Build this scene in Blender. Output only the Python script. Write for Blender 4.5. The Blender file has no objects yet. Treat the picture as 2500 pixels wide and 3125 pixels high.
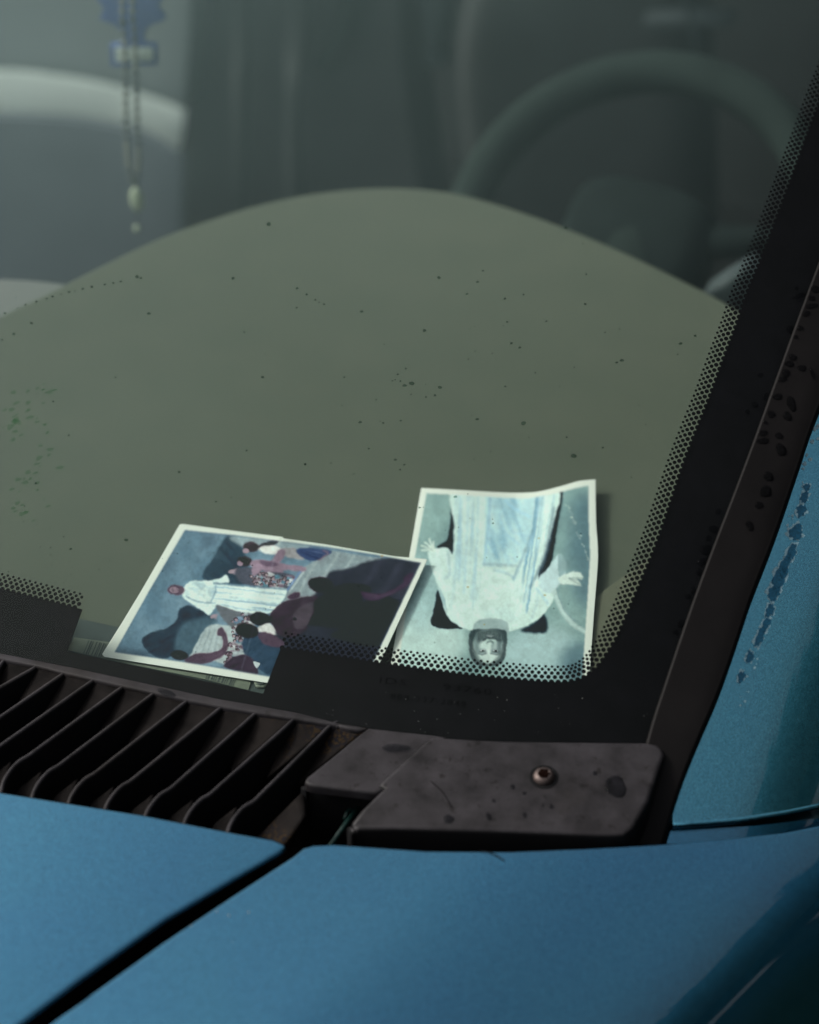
import bpy, bmesh, math, random
import numpy as np
from mathutils import Vector, Matrix, geometry
random.seed(7); RNG = np.random.default_rng(11)
scene = bpy.context.scene; COL = scene.collection
R_ = math.radians

# ------------------------------------------------------------------ camera, sky, sun, exposure
TH, PH = R_(20), R_(36)
FW = np.array([-math.sin(TH)*math.cos(PH), math.cos(TH)*math.cos(PH), -math.sin(PH)])
RT = np.array([math.cos(TH), math.sin(TH), 0.0]); UP = np.cross(RT, FW)
EYE = np.array([0, .12, .98]) - 1.3*FW
FPX = 6500.0
cd = bpy.data.cameras.new('camera'); cam = bpy.data.objects.new('camera', cd); COL.objects.link(cam)
cam.matrix_world = Matrix(((RT[0], UP[0], -FW[0], EYE[0]), (RT[1], UP[1], -FW[1], EYE[1]), (RT[2], UP[2], -FW[2], EYE[2]), (0, 0, 0, 1)))
cd.sensor_fit = 'HORIZONTAL'; cd.sensor_width = 24; cd.lens = 24*FPX/2500
cd.clip_start = .05; cd.clip_end = 600
cd.dof.use_dof = True; cd.dof.focus_distance = 1.23; cd.dof.aperture_fstop = 3.7
scene.camera = cam
SUN_EL, SUN_ROT = R_(40), R_(262)
w = bpy.data.worlds.new("World"); scene.world = w; w.use_nodes = True
wn = w.node_tree.nodes; wl = w.node_tree.links
sky = wn.new('ShaderNodeTexSky'); sky.sky_type = 'NISHITA'; sky.sun_disc = False
sky.sun_elevation = SUN_EL; sky.sun_rotation = SUN_ROT; sky.dust_density = 6; sky.air_density = 1.2; sky.ozone_density = 1.0
hs = wn.new('ShaderNodeHueSaturation'); hs.inputs['Saturation'].default_value = .30
wl.new(sky.outputs[0], hs.inputs['Color']); wl.new(hs.outputs[0], wn['Background'].inputs[0])
wn['Background'].inputs[1].default_value = .10
sd = bpy.data.lights.new('sun', 'SUN'); sun = bpy.data.objects.new('sun', sd); COL.objects.link(sun)
sd.energy = 1.45; sd.angle = R_(12); sd.color = (1, .97, .92)
sun.rotation_euler = (R_(90)-SUN_EL, 0, math.pi - SUN_ROT)
scene.view_settings.view_transform = 'Standard'; scene.view_settings.look = 'None'
scene.view_settings.exposure = .35; scene.view_settings.gamma = 1
scene.render.engine = 'CYCLES'
scene.cycles.max_bounces = 10; scene.cycles.transparent_max_bounces = 12

# ------------------------------------------------------------------ helpers
def rays(p):
    p = np.atleast_2d(np.asarray(p, float))
    return FW[None] + RT[None]*((p[:, 0]-1250)/FPX)[:, None] + UP[None]*((1562.5-p[:, 1])/FPX)[:, None]
def at(p, z):
    """points of the place seen at those pixels, at height z"""
    d = rays(p); t = (z-EYE[2])/d[:, 2]
    return EYE[None] + d*t[:, None]
def aty(p, y):
    d = rays(p); t = (y-EYE[1])/d[:, 1]
    return EYE[None] + d*t[:, None]
def hit(p, h):
    """points of the place seen at those pixels on the surface z = h(x, y)"""
    d = rays(p); n = len(d)
    lo = np.full(n, .3); hi = np.full(n, 6.0); found = np.zeros(n, bool); prev = lo.copy()
    for t in np.linspace(.3, 6, 230):
        q = EYE[None] + d*t
        under = (q[:, 2] < h(q[:, 0], q[:, 1])) & ~found
        lo[under] = prev[under]; hi[under] = t; found |= under; prev[:] = t
    for _ in range(40):
        m = (lo+hi)/2; q = EYE[None] + d*m[:, None]
        u = q[:, 2] < h(q[:, 0], q[:, 1]); hi[u] = m[u]; lo[~u] = m[~u]
    return EYE[None] + d*((lo+hi)/2)[:, None]

def link(name, me, mat=None, parent=None, smooth=True):
    o = bpy.data.objects.new(name, me); COL.objects.link(o)
    if mat and not me.materials: me.materials.append(mat)
    if parent: o.parent = parent
    if smooth:
        for f in me.polygons: f.use_smooth = True
    return o
def from_bm(name, bm, mat, parent=None, smooth=True):
    me = bpy.data.meshes.new(name); bm.to_mesh(me); bm.free(); return link(name, me, mat, parent, smooth)
def tag(o, label=None, cat=None, group=None, kind=None):
    for k, v in (('label', label), ('category', cat), ('group', group), ('kind', kind)):
        if v: o[k] = v
    return o
def smoothpoly(pts, n=6, closed=False):
    """Catmull-Rom through points"""
    P = [np.array(p, float) for p in pts]; out = []; N = len(P)
    rng = range(N if closed else N-1)
    for i in rng:
        p0 = P[(i-1) % N] if closed or i > 0 else P[0]; p1 = P[i]; p2 = P[(i+1) % N]
        p3 = P[(i+2) % N] if closed or i+2 < N else P[-1]
        for k in range(n):
            t = k/n
            out.append(.5*((2*p1)+(-p0+p2)*t+(2*p0-5*p1+4*p2-p3)*t*t+(-p0+3*p1-3*p2+p3)*t**3))
    if not closed: out.append(P[-1])
    return [tuple(q) for q in out]
def inset(pts, d):
    P = np.array(pts, float); n = len(P)
    A = .5*np.sum(P[:, 0]*np.roll(P[:, 1], -1)-np.roll(P[:, 0], -1)*P[:, 1]); s = 1 if A > 0 else -1
    out = []
    for i in range(n):
        a = P[i]-P[i-1]; b = P[(i+1) % n]-P[i]
        na = np.array([-a[1], a[0]])/(np.hypot(*a)+1e-9)*s; nb = np.array([-b[1], b[0]])/(np.hypot(*b)+1e-9)*s
        m = na+nb; L = np.hypot(*m); m = m/L if L > .2 else na
        out.append(P[i]+m*d/max(.5, m@na))
    return out
def fill(pts, step):
    P = np.array(pts, float); n = len(P)
    x = np.arange(P[:, 0].min()+step*.5, P[:, 0].max(), step); y = np.arange(P[:, 1].min()+step*.5, P[:, 1].max(), step)
    cand = []
    if len(x)*len(y):
        X, Y = np.meshgrid(x, y); X[1::2] += step*.25; q = np.stack([X.ravel(), Y.ravel()], 1)
        m = np.zeros(len(q), bool); d = np.full(len(q), 1e9)
        for i in range(n):
            (x1, y1), (x2, y2) = P[i-1], P[i]
            if y1 != y2: m ^= ((q[:, 1] > y1) != (q[:, 1] > y2)) & (q[:, 0] < (x2-x1)*(q[:, 1]-y1)/(y2-y1)+x1)
            e = P[i]-P[i-1]; t = np.clip(((q-P[i-1]) @ e)/(e @ e+1e-9), 0, 1); d = np.minimum(d, np.linalg.norm(q-P[i-1]-t[:, None]*e, axis=1))
        cand = q[m & (d > step*.35)].tolist()
    B = []
    for i in range(n):
        a, c = P[i], P[(i+1) % n]; k = max(1, int(np.hypot(*(c-a))/step))
        B += [tuple(a+(c-a)*j/k) for j in range(k)]
    nb = len(B)
    vo, ed, fa, *_ = geometry.delaunay_2d_cdt([Vector(v) for v in B+cand], [(i, (i+1) % nb) for i in range(nb)], [], 0, 1e-3)
    bm = bmesh.new(); vs = [bm.verts.new((v.x, v.y, 0)) for v in vo]
    for f in fa:
        c = sum((vo[i] for i in f), Vector((0, 0)))/3; ins = False
        for i in range(n):
            (x1, y1), (x2, y2) = P[i-1], P[i]
            if (y1 > c.y) != (y2 > c.y) and c.x < (x2-x1)*(c.y-y1)/(y2-y1)+x1: ins = not ins
        if ins: bm.faces.new([vs[i] for i in f])
    for v in [v for v in bm.verts if not v.link_faces]: bm.verts.remove(v)
    return bm
def panel(name, pts, h, mat, parent=None, step=40, r=.003, depth=.02, px=5000, smooth=True, rings=4, hem=0, mat2=None):
    """a pressed or moulded panel: outline at pixels, lying on h, with a rolled edge of radius r and a flange going down"""
    if r: pts = inset(pts, r*px*.8)
    bm = fill(pts, step)
    co = hit([(v.co.x, v.co.y) for v in bm.verts], h)
    bm.verts.index_update()
    for v, c in zip(bm.verts, co): v.co = c
    ntop = len(bm.verts)
    if depth:
        be = [e for e in bm.edges if len(e.link_faces) == 1]
        nrm = {}
        for e in be:
            a, b = e.verts; c = e.link_faces[0].calc_center_median(); d = b.co-a.co
            n = Vector((-d.y, d.x, 0)); n.normalize()
            if n.dot((a.co+b.co)/2-c) < 0: n = -n
            for v in e.verts: nrm[v] = nrm.get(v, Vector())+n
        vs = list(nrm); base = {v: v.co.copy() for v in vs}
        for v in vs:
            if nrm[v].length > 1e-6: nrm[v].normalize()
        prev = {v: v for v in vs}; specs = []
        if r: specs = [(r*math.sin(k/rings*math.pi/2), -r*(1-math.cos(k/rings*math.pi/2))) for k in range(1, rings+1)]
        if hem: specs += [(r*.6, -r*1.7), (-hem, -r*2.2)]
        specs.append((r if not hem else -hem, -r-depth))
        for off, dz in specs:
            cur = {v: bm.verts.new(base[v]+nrm[v]*off+Vector((0, 0, dz))) for v in vs}
            for e in be:
                a, b = e.verts
                try: bm.faces.new((prev[a], prev[b], cur[b], cur[a]))
                except ValueError: pass
            prev = cur
    bmesh.ops.recalc_face_normals(bm, faces=bm.faces[:])
    if sum(f.normal.z*f.calc_area() for f in bm.faces) < 0: bmesh.ops.reverse_faces(bm, faces=bm.faces[:])
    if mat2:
        for f in bm.faces: f.material_index = int(abs(f.normal.z) < (.3 if hem else .55))  # steep edge faces take the dark second material, shade set in colour
    o = from_bm(name, bm, mat, parent, smooth)
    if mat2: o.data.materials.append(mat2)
    if smooth:
        V = np.array([v.co for v in o.data.vertices])[:ntop]; e = 1e-3
        gx = (h(V[:, 0]+e, V[:, 1])-h(V[:, 0]-e, V[:, 1]))/(2*e); gy = (h(V[:, 0], V[:, 1]+e)-h(V[:, 0], V[:, 1]-e))/(2*e)
        N = np.stack([-gx*np.ones(ntop), -gy*np.ones(ntop), np.ones(ntop)], 1); N /= np.linalg.norm(N, axis=1, keepdims=True)
        o.data.normals_split_custom_set_from_vertices(N.tolist()+[(0, 0, 0)]*(len(o.data.vertices)-ntop))
    return o
def slab(name, pts, y, mat, parent=None, thick=.03, step=60, r=.01, px=3200):
    """an upright padded panel standing at depth y"""
    pts = inset(pts, r*px)
    bm = fill(pts, step); co = aty([(v.co.x, v.co.y) for v in bm.verts], y)
    for v, c in zip(bm.verts, co): v.co = c
    be = [e for e in bm.edges if len(e.link_faces) == 1]; nrm = {}
    for e in be:
        a, b = e.verts; c = e.link_faces[0].calc_center_median(); d = b.co-a.co
        n = Vector((-d.z, 0, d.x)); n.normalize()
        if n.dot((a.co+b.co)/2-c) < 0: n = -n
        for v in e.verts: nrm[v] = nrm.get(v, Vector())+n
    vs = list(nrm); base = {v: v.co.copy() for v in vs}
    for v in vs: nrm[v].normalize()
    prev = {v: v for v in vs}
    for off, dy in [(r*math.sin(k/4*math.pi/2), r*(1-math.cos(k/4*math.pi/2))) for k in range(1, 5)]+[(r, r+thick)]:
        cur = {v: bm.verts.new(base[v]+nrm[v]*off+Vector((0, dy, 0))) for v in vs}
        for e in be:
            a, b = e.verts; bm.faces.new((prev[a], prev[b], cur[b], cur[a]))
        prev = cur
    bmesh.ops.recalc_face_normals(bm, faces=bm.faces[:])
    return from_bm(name, bm, mat, parent)
def box(bm, c, s, rot=None):
    m = Matrix.Translation(c) @ (rot or Matrix()) @ Matrix.Diagonal((*s, 1))
    bmesh.ops.create_cube(bm, size=1, matrix=m)
def tube(bm, pts, rad, n=8, closed=False):
    P = [Vector(p) for p in pts]; N = len(P); rings = []
    rr = rad if hasattr(rad, '__len__') else [rad]*N
    for i, p in enumerate(P):
        t = (P[(i+1) % N]-P[i-1]) if closed else (P[min(i+1, N-1)]-P[max(i-1, 0)])
        t.normalize(); a = t.cross(Vector((0, 0, 1)))
        if a.length < 1e-3: a = Vector((1, 0, 0))
        a.normalize(); b = t.cross(a)
        rings.append([bm.verts.new(p+(a*math.cos(k/n*2*math.pi)+b*math.sin(k/n*2*math.pi))*rr[i]) for k in range(n)])
    for i in range(N if closed else N-1):
        A, B = rings[i], rings[(i+1) % N]
        for k in range(n): bm.faces.new((A[k], A[(k+1) % n], B[(k+1) % n], B[k]))
    if not closed:
        bm.faces.new(rings[0][::-1]); bm.faces.new(rings[-1])

# ------------------------------------------------------------------ materials
def mat_new(name):
    m = bpy.data.materials.new(name); m.use_nodes = True; nt = m.node_tree
    return m, nt, nt.nodes['Principled BSDF']
def nz(nt, scale, detail=4, rough=.5, coords='Object', stretch=None):
    tc = nt.nodes.new('ShaderNodeTexCoord'); n = nt.nodes.new('ShaderNodeTexNoise')
    n.inputs['Scale'].default_value = scale; n.inputs['Detail'].default_value = detail; n.inputs['Roughness'].default_value = rough
    src = tc.outputs[coords]
    if stretch:
        mp = nt.nodes.new('ShaderNodeMapping'); mp.inputs['Scale'].default_value = stretch; nt.links.new(src, mp.inputs[0]); src = mp.outputs[0]
    nt.links.new(src, n.inputs['Vector']); return n.outputs['Fac']
def ramp(nt, fac, stops):
    r = nt.nodes.new('ShaderNodeValToRGB'); e = r.color_ramp.elements
    while len(e) < len(stops): e.new(.5)
    for k, (p, c) in enumerate(stops): e[k].position = p; e[k].color = (*c, 1) if len(c) == 3 else c
    nt.links.new(fac, r.inputs[0]); return r.outputs[0]
def mix(nt, fac, a, b, mode='MIX'):
    m = nt.nodes.new('ShaderNodeMix'); m.data_type = 'RGBA'; m.blend_type = mode
    for s, v in ((m.inputs[0], fac), (m.inputs[6], a), (m.inputs[7], b)):
        if hasattr(v, 'links') or hasattr(v, 'is_linked'): nt.links.new(v, s)
        elif isinstance(v, (int, float)): s.default_value = v
        else: s.default_value = (*v, 1)
    return m.outputs[2]
def bump(nt, bs, fac, strength=.1, dist=.001):
    b = nt.nodes.new('ShaderNodeBump'); b.inputs['Strength'].default_value = strength; b.inputs['Distance'].default_value = dist
    nt.links.new(fac, b.inputs['Height']); nt.links.new(b.outputs[0], bs.inputs['Normal'])
def simple(name, col, rough=.5, metal=0, nscale=40, var=.25, bumpy=0, spec=.5):
    m, nt, bs = mat_new(name)
    c0 = tuple(v*(1-var) for v in col); c1 = tuple(min(1, v*(1+var)) for v in col)
    nt.links.new(ramp(nt, nz(nt, nscale), [(.3, c0), (.7, c1)]), bs.inputs['Base Color'])
    bs.inputs['Roughness'].default_value = rough; bs.inputs['Metallic'].default_value = metal
    bs.inputs['Specular IOR Level'].default_value = spec
    if bumpy: bump(nt, bs, nz(nt, nscale*6), bumpy)
    return m
def paint(name, lo, hi, dust):
    m, nt, bs = mat_new(name)
    grain = nz(nt, 2200, 2, .7); big = nz(nt, 9, 3); mid = nz(nt, 300, 3)
    c = ramp(nt, grain, [(.40, lo), (.60, hi)])
    c = mix(nt, .12, c, ramp(nt, mid, [(.3, lo), (.7, hi)]))
    c = mix(nt, .35, c, mix(nt, 1.0, c, ramp(nt, big, [(.35, (.8, .9, 1)), (.65, (1, 1.08, .95))]), 'MULTIPLY'))
    spk = ramp(nt, nz(nt, 260, 2, .4), [(.79, (0, 0, 0)), (.82, (1, 1, 1))])
    c = mix(nt, spk, c, dust)
    nt.links.new(c, bs.inputs['Base Color'])
    bs.inputs['Metallic'].default_value = 1.0
    nt.links.new(ramp(nt, mid, [(.3, (.14,)*3), (.7, (.20,)*3)]), bs.inputs['Roughness'])
    bs.inputs['Coat Weight'].default_value = 1; bs.inputs['Coat Roughness'].default_value = .03; bs.inputs['Coat IOR'].default_value = 1.65
    bump(nt, bs, grain, .12, .0006)
    return m
M = {}
M['paint'] = paint('metallic_teal_blue_paint', (.022, .190, .345), (.098, .410, .635), (.2, .5, .65))
M['paint_dusty'] = paint('dusty_teal_blue_paint', (.040, .295, .430), (.20, .68, .86), (.4, .65, .7))
M['peel'] = simple('bare_base_coat', (0.0145, 0.1229, 0.2145), .35, .2, 900, .35)
M['peel_rim'] = simple('flaking_clearcoat_rim', (.30, .50, .58), .6, 0, 900, .3)
def plastic():
    m, nt, bs = mat_new('weathered_black_plastic')
    a = nz(nt, 55, 6, .65); b = nz(nt, 14, 4, .6); c = nz(nt, 160, 3, .6); g = nz(nt, 1400, 2)
    col = ramp(nt, a, [(.30, (.008, .0070, .0074)), (.43, (.017, .0150, .0165)), (.68, (.034, .0305, .0345))])
    spots = ramp(nt, c, [(.30, (.35, .3, .27)), (.40, (1, 1, 1))])
    col = mix(nt, 1.0, col, spots, 'MULTIPLY')
    col = mix(nt, ramp(nt, b, [(.52, (0, 0, 0)), (.75, (.5, .5, .5))]), col, (.022, .017, .013))
    nt.links.new(col, bs.inputs['Base Color'])
    nt.links.new(ramp(nt, a, [(.3, (.45,)*3), (.7, (.62,)*3)]), bs.inputs['Roughness'])
    bs.inputs['Specular IOR Level'].default_value = .3
    bump(nt, bs, g, .12, .0006)
    return m
M['plastic'] = plastic()
def gusset_mat():
    m, nt, bs = mat_new('rusty_grimy_plastic')
    a = nz(nt, 60, 5); b = nz(nt, 500, 3); d = nz(nt, 25, 2)
    col = ramp(nt, a, [(.3, (.004, .0035, .0035)), (.7, (.018, .015, .0135))])
    sp = ramp(nt, b, [(.42, (.004, .006, .014)), (.5, (.012, .009, .007)), (.58, (.07, .040, .012))])
    col = mix(nt, ramp(nt, d, [(.52, (0, 0, 0)), (.66, (.8, .8, .8))]), col, sp)
    nt.links.new(col, bs.inputs['Base Color']); bs.inputs['Roughness'].default_value = .8; bs.inputs['Specular IOR Level'].default_value = .08
    return m
M['grime'] = gusset_mat()
M['grime_dark'] = simple('grimy_black_plastic', (.0085, .0072, .0068), .8, 0, 70, .55, 0, .08)
M['rubber'] = simple('black_rubber_trim', (0.0046, 0.0039, 0.0039), .6, 0, 30, .3, .08, .14)
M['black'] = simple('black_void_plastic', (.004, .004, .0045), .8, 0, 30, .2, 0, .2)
M['dash'] = simple('olive_grey_vinyl', (.110, .112, .089), .75, 0, 3, .05, 0, .15)
m_, nt_, bs_ = M['dash'], M['dash'].node_tree, M['dash'].node_tree.nodes['Principled BSDF']
lk_ = bs_.inputs['Base Color'].links[0].from_socket
nt_.links.new(mix(nt_, 1.0, mix(nt_, 1.0, lk_, ramp(nt_, nz(nt_, 700, 3, .6), [(.3, (.90, .92, .90)), (.7, (1.10, 1.08, 1.08))]), 'MULTIPLY'), ramp(nt_, nz(nt_, 22, 5, .6), [(.3, (.95, .96, .95)), (.7, (1.05, 1.03, 1.02))]), 'MULTIPLY'), bs_.inputs['Base Color'])
bump(nt_, bs_, nz(nt_, 500, 3), .15, .0006)
M['dash2'] = simple('pale_grey_vinyl', (.18, .175, .17), .7, 0, 3, .05, 0, .2)
M['dash3'] = simple('pale_olive_vinyl', (.145, .135, .10), .7, 0, 3, .05, 0, .2)
M['seat'] = simple('charcoal_seat_fabric', (0.0382, 0.0399, 0.0423), .9, 0, 8, .2)
M['seat_blue'] = simple('blue_grey_seat_fabric', (0.0962, 0.1110, 0.1326), .9, 0, 8, .12)
M['seat_grey'] = simple('pale_grey_seat_fabric', (0.2088, 0.2376, 0.2442), .9, 0, 6, .12)
M['band'] = simple('pale_seat_band', (0.7213, 0.7773, 0.7403), .8, 0, 6, .05)
M['seat_rib'] = simple('worn_seat_fabric', (0.0450, 0.0473, 0.0488), .9, 0, 8, .2)
M['wheel'] = simple('steering_wheel_rubber', (.018, .025, .023), .9, 0, 20, .2, 0, .05)
M['wheel_hub'] = simple('steering_wheel_pad', (.010, .014, .014), .9, 0, 20, .2, 0, .05)
M['trimgrey'] = simple('blue_grey_door_plastic', (0.0385, 0.0490, 0.0551), .7, 0, 20, .15)
M['blue_card'] = simple('blue_card', (0.0600, 0.1040, 0.2880), .8, 0, 60, .1)
M['white_card'] = simple('white_printed_label', (.42, .46, .43), .8, 0, 420, .3)
M['bead'] = simple('olive_bead', (0.1600, 0.1520, 0.1200), .35, 0, 60, .2)
M['dark_bead'] = simple('dark_bead', (0.0560, 0.0595, 0.0525), .3, 0, 60, .2)
M['pendant'] = simple('pale_pendant', (0.3600, 0.3960, 0.2880), .4, 0, 60, .1)
M['steel'] = simple('worn_steel', (0.1125, 0.0863, 0.0788), .5, .8, 300, .3, .1)
M['rust'] = simple('rusty_recess', (.008, .004, .003), .9, 0, 500, .5, .3, 0)
M['green_bar'] = simple('green_painted_flange', (.0035, .028, .023), .5, .2, 600, .4)
M['plate'] = simple('dark_plate', (0.0465, 0.0558, 0.0546), .5, 0, 80, .2)
M['label'] = simple('pale_barcode_label', (0.1632, 0.1700, 0.1292), .6, 0, 120, .15)
M['bar'] = simple('printed_bar', (0.0465, 0.0527, 0.0496), .6, 0, 120, .15)
M['asphalt'] = simple('asphalt', (.03, .03, .03), .9, 0, 4, .3)
M['brick_dark'] = simple('dark_wall_render', (.006, .013, .010), .95, 0, 2.2, .6, 0, .1)
M['wall_pale'] = simple('pale_wall_capping', (.16, .20, .24), .9, 0, 3, .3)
M['fiber'] = simple('lint', (0.4000, 0.4000, 0.3840), .9)
def frit():
    m, nt, bs = mat_new('black_ceramic_frit')
    a = nz(nt, 60, 6, .7)
    nt.links.new(ramp(nt, a, [(.35, (.0038, .0029, .0044)), (.7, (.0074, .0057, .0084))]), bs.inputs['Base Color'])
    bs.inputs['Roughness'].default_value = .6; bs.inputs['Specular IOR Level'].default_value = .1
    return m
M['frit'] = frit()
def glass():
    m = bpy.data.materials.new('green_tinted_windscreen_glass'); m.use_nodes = True; nt = m.node_tree; nt.nodes.clear()
    out = nt.nodes.new('ShaderNodeOutputMaterial'); tr = nt.nodes.new('ShaderNodeBsdfTransparent'); gl = nt.nodes.new('ShaderNodeBsdfGlossy')
    tr.inputs[0].default_value = (.88, .98, .93, 1); gl.inputs['Roughness'].default_value = .015
    fr = nt.nodes.new('ShaderNodeFresnel'); fr.inputs[0].default_value = 1.13
    mx = nt.nodes.new('ShaderNodeMixShader'); nt.links.new(fr.outputs[0], mx.inputs[0]); nt.links.new(tr.outputs[0], mx.inputs[1]); nt.links.new(gl.outputs[0], mx.inputs[2])
    df = nt.nodes.new('ShaderNodeBsdfDiffuse'); df.inputs[0].default_value = (.22, .22, .22, 1)
    d = ramp(nt, nz(nt, 260, 4, .7), [(.68, (0, 0, 0)), (.80, (.08,)*3)])
    film = ramp(nt, nz(nt, 5, 4, .6), [(.3, (.001,)*3), (.75, (.010,)*3)])
    dd = mix(nt, 1.0, d, film, 'ADD')
    m2 = nt.nodes.new('ShaderNodeMixShader'); nt.links.new(dd, m2.inputs[0]); nt.links.new(mx.outputs[0], m2.inputs[1]); nt.links.new(df.outputs[0], m2.inputs[2])
    nt.links.new(m2.outputs[0], out.inputs[0]); return m
M['glass'] = glass()
def water(name, t, fac):
    m = bpy.data.materials.new(name); m.use_nodes = True; nt = m.node_tree; nt.nodes.clear()
    out = nt.nodes.new('ShaderNodeOutputMaterial'); tr = nt.nodes.new('ShaderNodeBsdfTransparent'); gl = nt.nodes.new('ShaderNodeBsdfGlossy')
    tr.inputs[0].default_value = (*t, 1); gl.inputs['Roughness'].default_value = .03
    fr = nt.nodes.new('ShaderNodeFresnel'); fr.inputs[0].default_value = fac
    mx = nt.nodes.new('ShaderNodeMixShader'); nt.links.new(fr.outputs[0], mx.inputs[0]); nt.links.new(tr.outputs[0], mx.inputs[1]); nt.links.new(gl.outputs[0], mx.inputs[2])
    nt.links.new(mx.outputs[0], out.inputs[0]); return m
def haze_film_and_glare():
    m = bpy.data.materials.new('greasy_inner_film'); m.use_nodes = True; nt = m.node_tree; nt.nodes.clear()
    out = nt.nodes.new('ShaderNodeOutputMaterial'); tr = nt.nodes.new('ShaderNodeBsdfTransparent'); df = nt.nodes.new('ShaderNodeBsdfDiffuse')
    df.inputs[0].default_value = (.66, .80, .86, 1); mx = nt.nodes.new('ShaderNodeMixShader')
    tc = nt.nodes.new('ShaderNodeTexCoord'); sp = nt.nodes.new('ShaderNodeSeparateXYZ'); nt.links.new(tc.outputs['Object'], sp.inputs[0])
    m1 = nt.nodes.new('ShaderNodeMath'); m1.operation = 'MULTIPLY_ADD'; m1.inputs[1].default_value = -.9; m1.inputs[2].default_value = .12; nt.links.new(sp.outputs[0], m1.inputs[0])
    m2 = nt.nodes.new('ShaderNodeMath'); m2.operation = 'MULTIPLY_ADD'; m2.inputs[1].default_value = 1.1; nt.links.new(sp.outputs[1], m2.inputs[0]); nt.links.new(m1.outputs[0], m2.inputs[2])
    m3 = nt.nodes.new('ShaderNodeMath'); m3.operation = 'MULTIPLY_ADD'; m3.inputs[1].default_value = .18; nt.links.new(nz(nt, 5, 3, .5), m3.inputs[0]); nt.links.new(m2.outputs[0], m3.inputs[2])
    nt.links.new(ramp(nt, m3.outputs[0], [(.22, (.020,)*3), (.55, (.062,)*3), (1.0, (.165,)*3)]), mx.inputs[0])  # gradient paints veiling glare into the film, strongest at upper left
    nt.links.new(tr.outputs[0], mx.inputs[1]); nt.links.new(df.outputs[0], mx.inputs[2]); nt.links.new(mx.outputs[0], out.inputs[0]); return m
M['haze'] = haze_film_and_glare()
M['water'] = water('water', (.62, .64, .66), 1.10)
M['speck'] = water('water_on_glass', (.40, .50, .46), 1.10)
M['film'] = water('green_film', (.72, .89, .76), 1.03)

# ------------------------------------------------------------------ surfaces of the car, z = h(x, y)
def cy(x):
    k = np.clip(x+.2, 0, .5); return -.068+.83*k**3
def h_glass(x, y): return .970+.6*(y-cy(x))
def h_frit(x, y): return h_glass(x, y)-.0015
def h_out(x, y): return h_glass(x, y)+.0007
def h_cowl(x, y): return .9745+.17*(y-cy(x))
def uu(x, y): return (x-.024)*.912-(y+.14)*.408
def h_hood(x, y):
    return .972+.07*(y+.15)-.35*np.clip(-.15-y, 0, 3)**2*.5-.5*np.clip(uu(x, y)+.10, 0, 1)**2
def h_fender(x, y):
    u = np.clip(uu(x, y), -.2, .8)
    return .968+.07*(y+.15)-.18*np.clip(-.15-y, 0, 3)**2-.04*np.clip(u, 0, 1)-2.3*np.clip(u-.085, 0, 1)**2-5*np.clip(u-.205, 0, .09)**2-.9*np.clip(u-.295, 0, 1)
def h_dash(x, y): return .950+.0*x
def xl(y): return .205+.06*(y+.05)
def h_trim(x, y):
    d = x-xl(y); return h_glass(x, y)+.009-15*np.clip(d-.002, 0, .2)**2
def h_pillar(x, y):
    d = x-xl(y)-.034
    return h_glass(x, y)-.004-.22*np.clip(d, -1, 1)-2.7*np.clip(d, 0, 1)**2

car = bpy.data.objects.new('car', None); COL.objects.link(car)
tag(car, 'teal blue car with weathered black scuttle panel, tinted windscreen and flaking paint on the pillar', 'car')

# ------------------------------------------------------------------ ground and the unseen wall added for the paint to mirror
gm = bmesh.new(); bmesh.ops.create_grid(gm, x_segments=8, y_segments=8, size=300)
tag(from_bm('ground', gm, M['asphalt']), kind='structure')

# ------------------------------------------------------------------ bonnet and wing
seam_l = [(872, 2560), (500, 2803), (78, 3118), (-700, 3700)]
hood_pts = [(-900, 2285), (-400, 2343), (0, 2412), (430, 2481), (700, 2534), (835, 2558), (866, 2572), (872, 2586), (850, 2602),
            (700, 2688), (500, 2806), (250, 2982), (58, 3125), (-300, 3400), (-800, 3790), (-1500, 3700), (-1500, 2900)]
hood = panel('hood', hood_pts, h_hood, M['paint'], car, 45, .0030, .035, hem=.004, mat2=M['black'])
fender_pts = [(896, 2610), (925, 2585), (955, 2575), (1020, 2572), (1300, 2592), (1560, 2594), (1800, 2584), (2000, 2572), (2200, 2558), (2400, 2535), (2500, 2515), (2750, 2455), (3100, 2340),
              (3400, 2900), (3300, 3600), (2500, 4300), (1000, 4300), (-600, 3830), (-300, 3560), (150, 3125), (500, 2872), (700, 2738)]
fender = panel('fender', fender_pts, h_fender, M['paint'], car, 45, .0028, .05, hem=.004, mat2=M['black'])
bay = panel('engine_bay_floor', [(-1200, 1900), (2700, 2300), (3000, 2700), (2600, 4200), (-800, 4000), (-1600, 3300)], lambda x, y: .875+0*x-.0*y-1.6*np.clip(uu(x, y)-.12, 0, 1), M['black'], car, 300, 0, 0)
bm = bmesh.new(); a = hit([(655, 2755), (583, 2790)], h_fender); 
a[:, 2] -= .022; tube(bm, [a[0], (a[0]+a[1])/2+np.array([0, 0, .002]), a[1]], .0016, 6)
from_bm('wiring_clip', bm, M['green_bar'], car)

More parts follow.
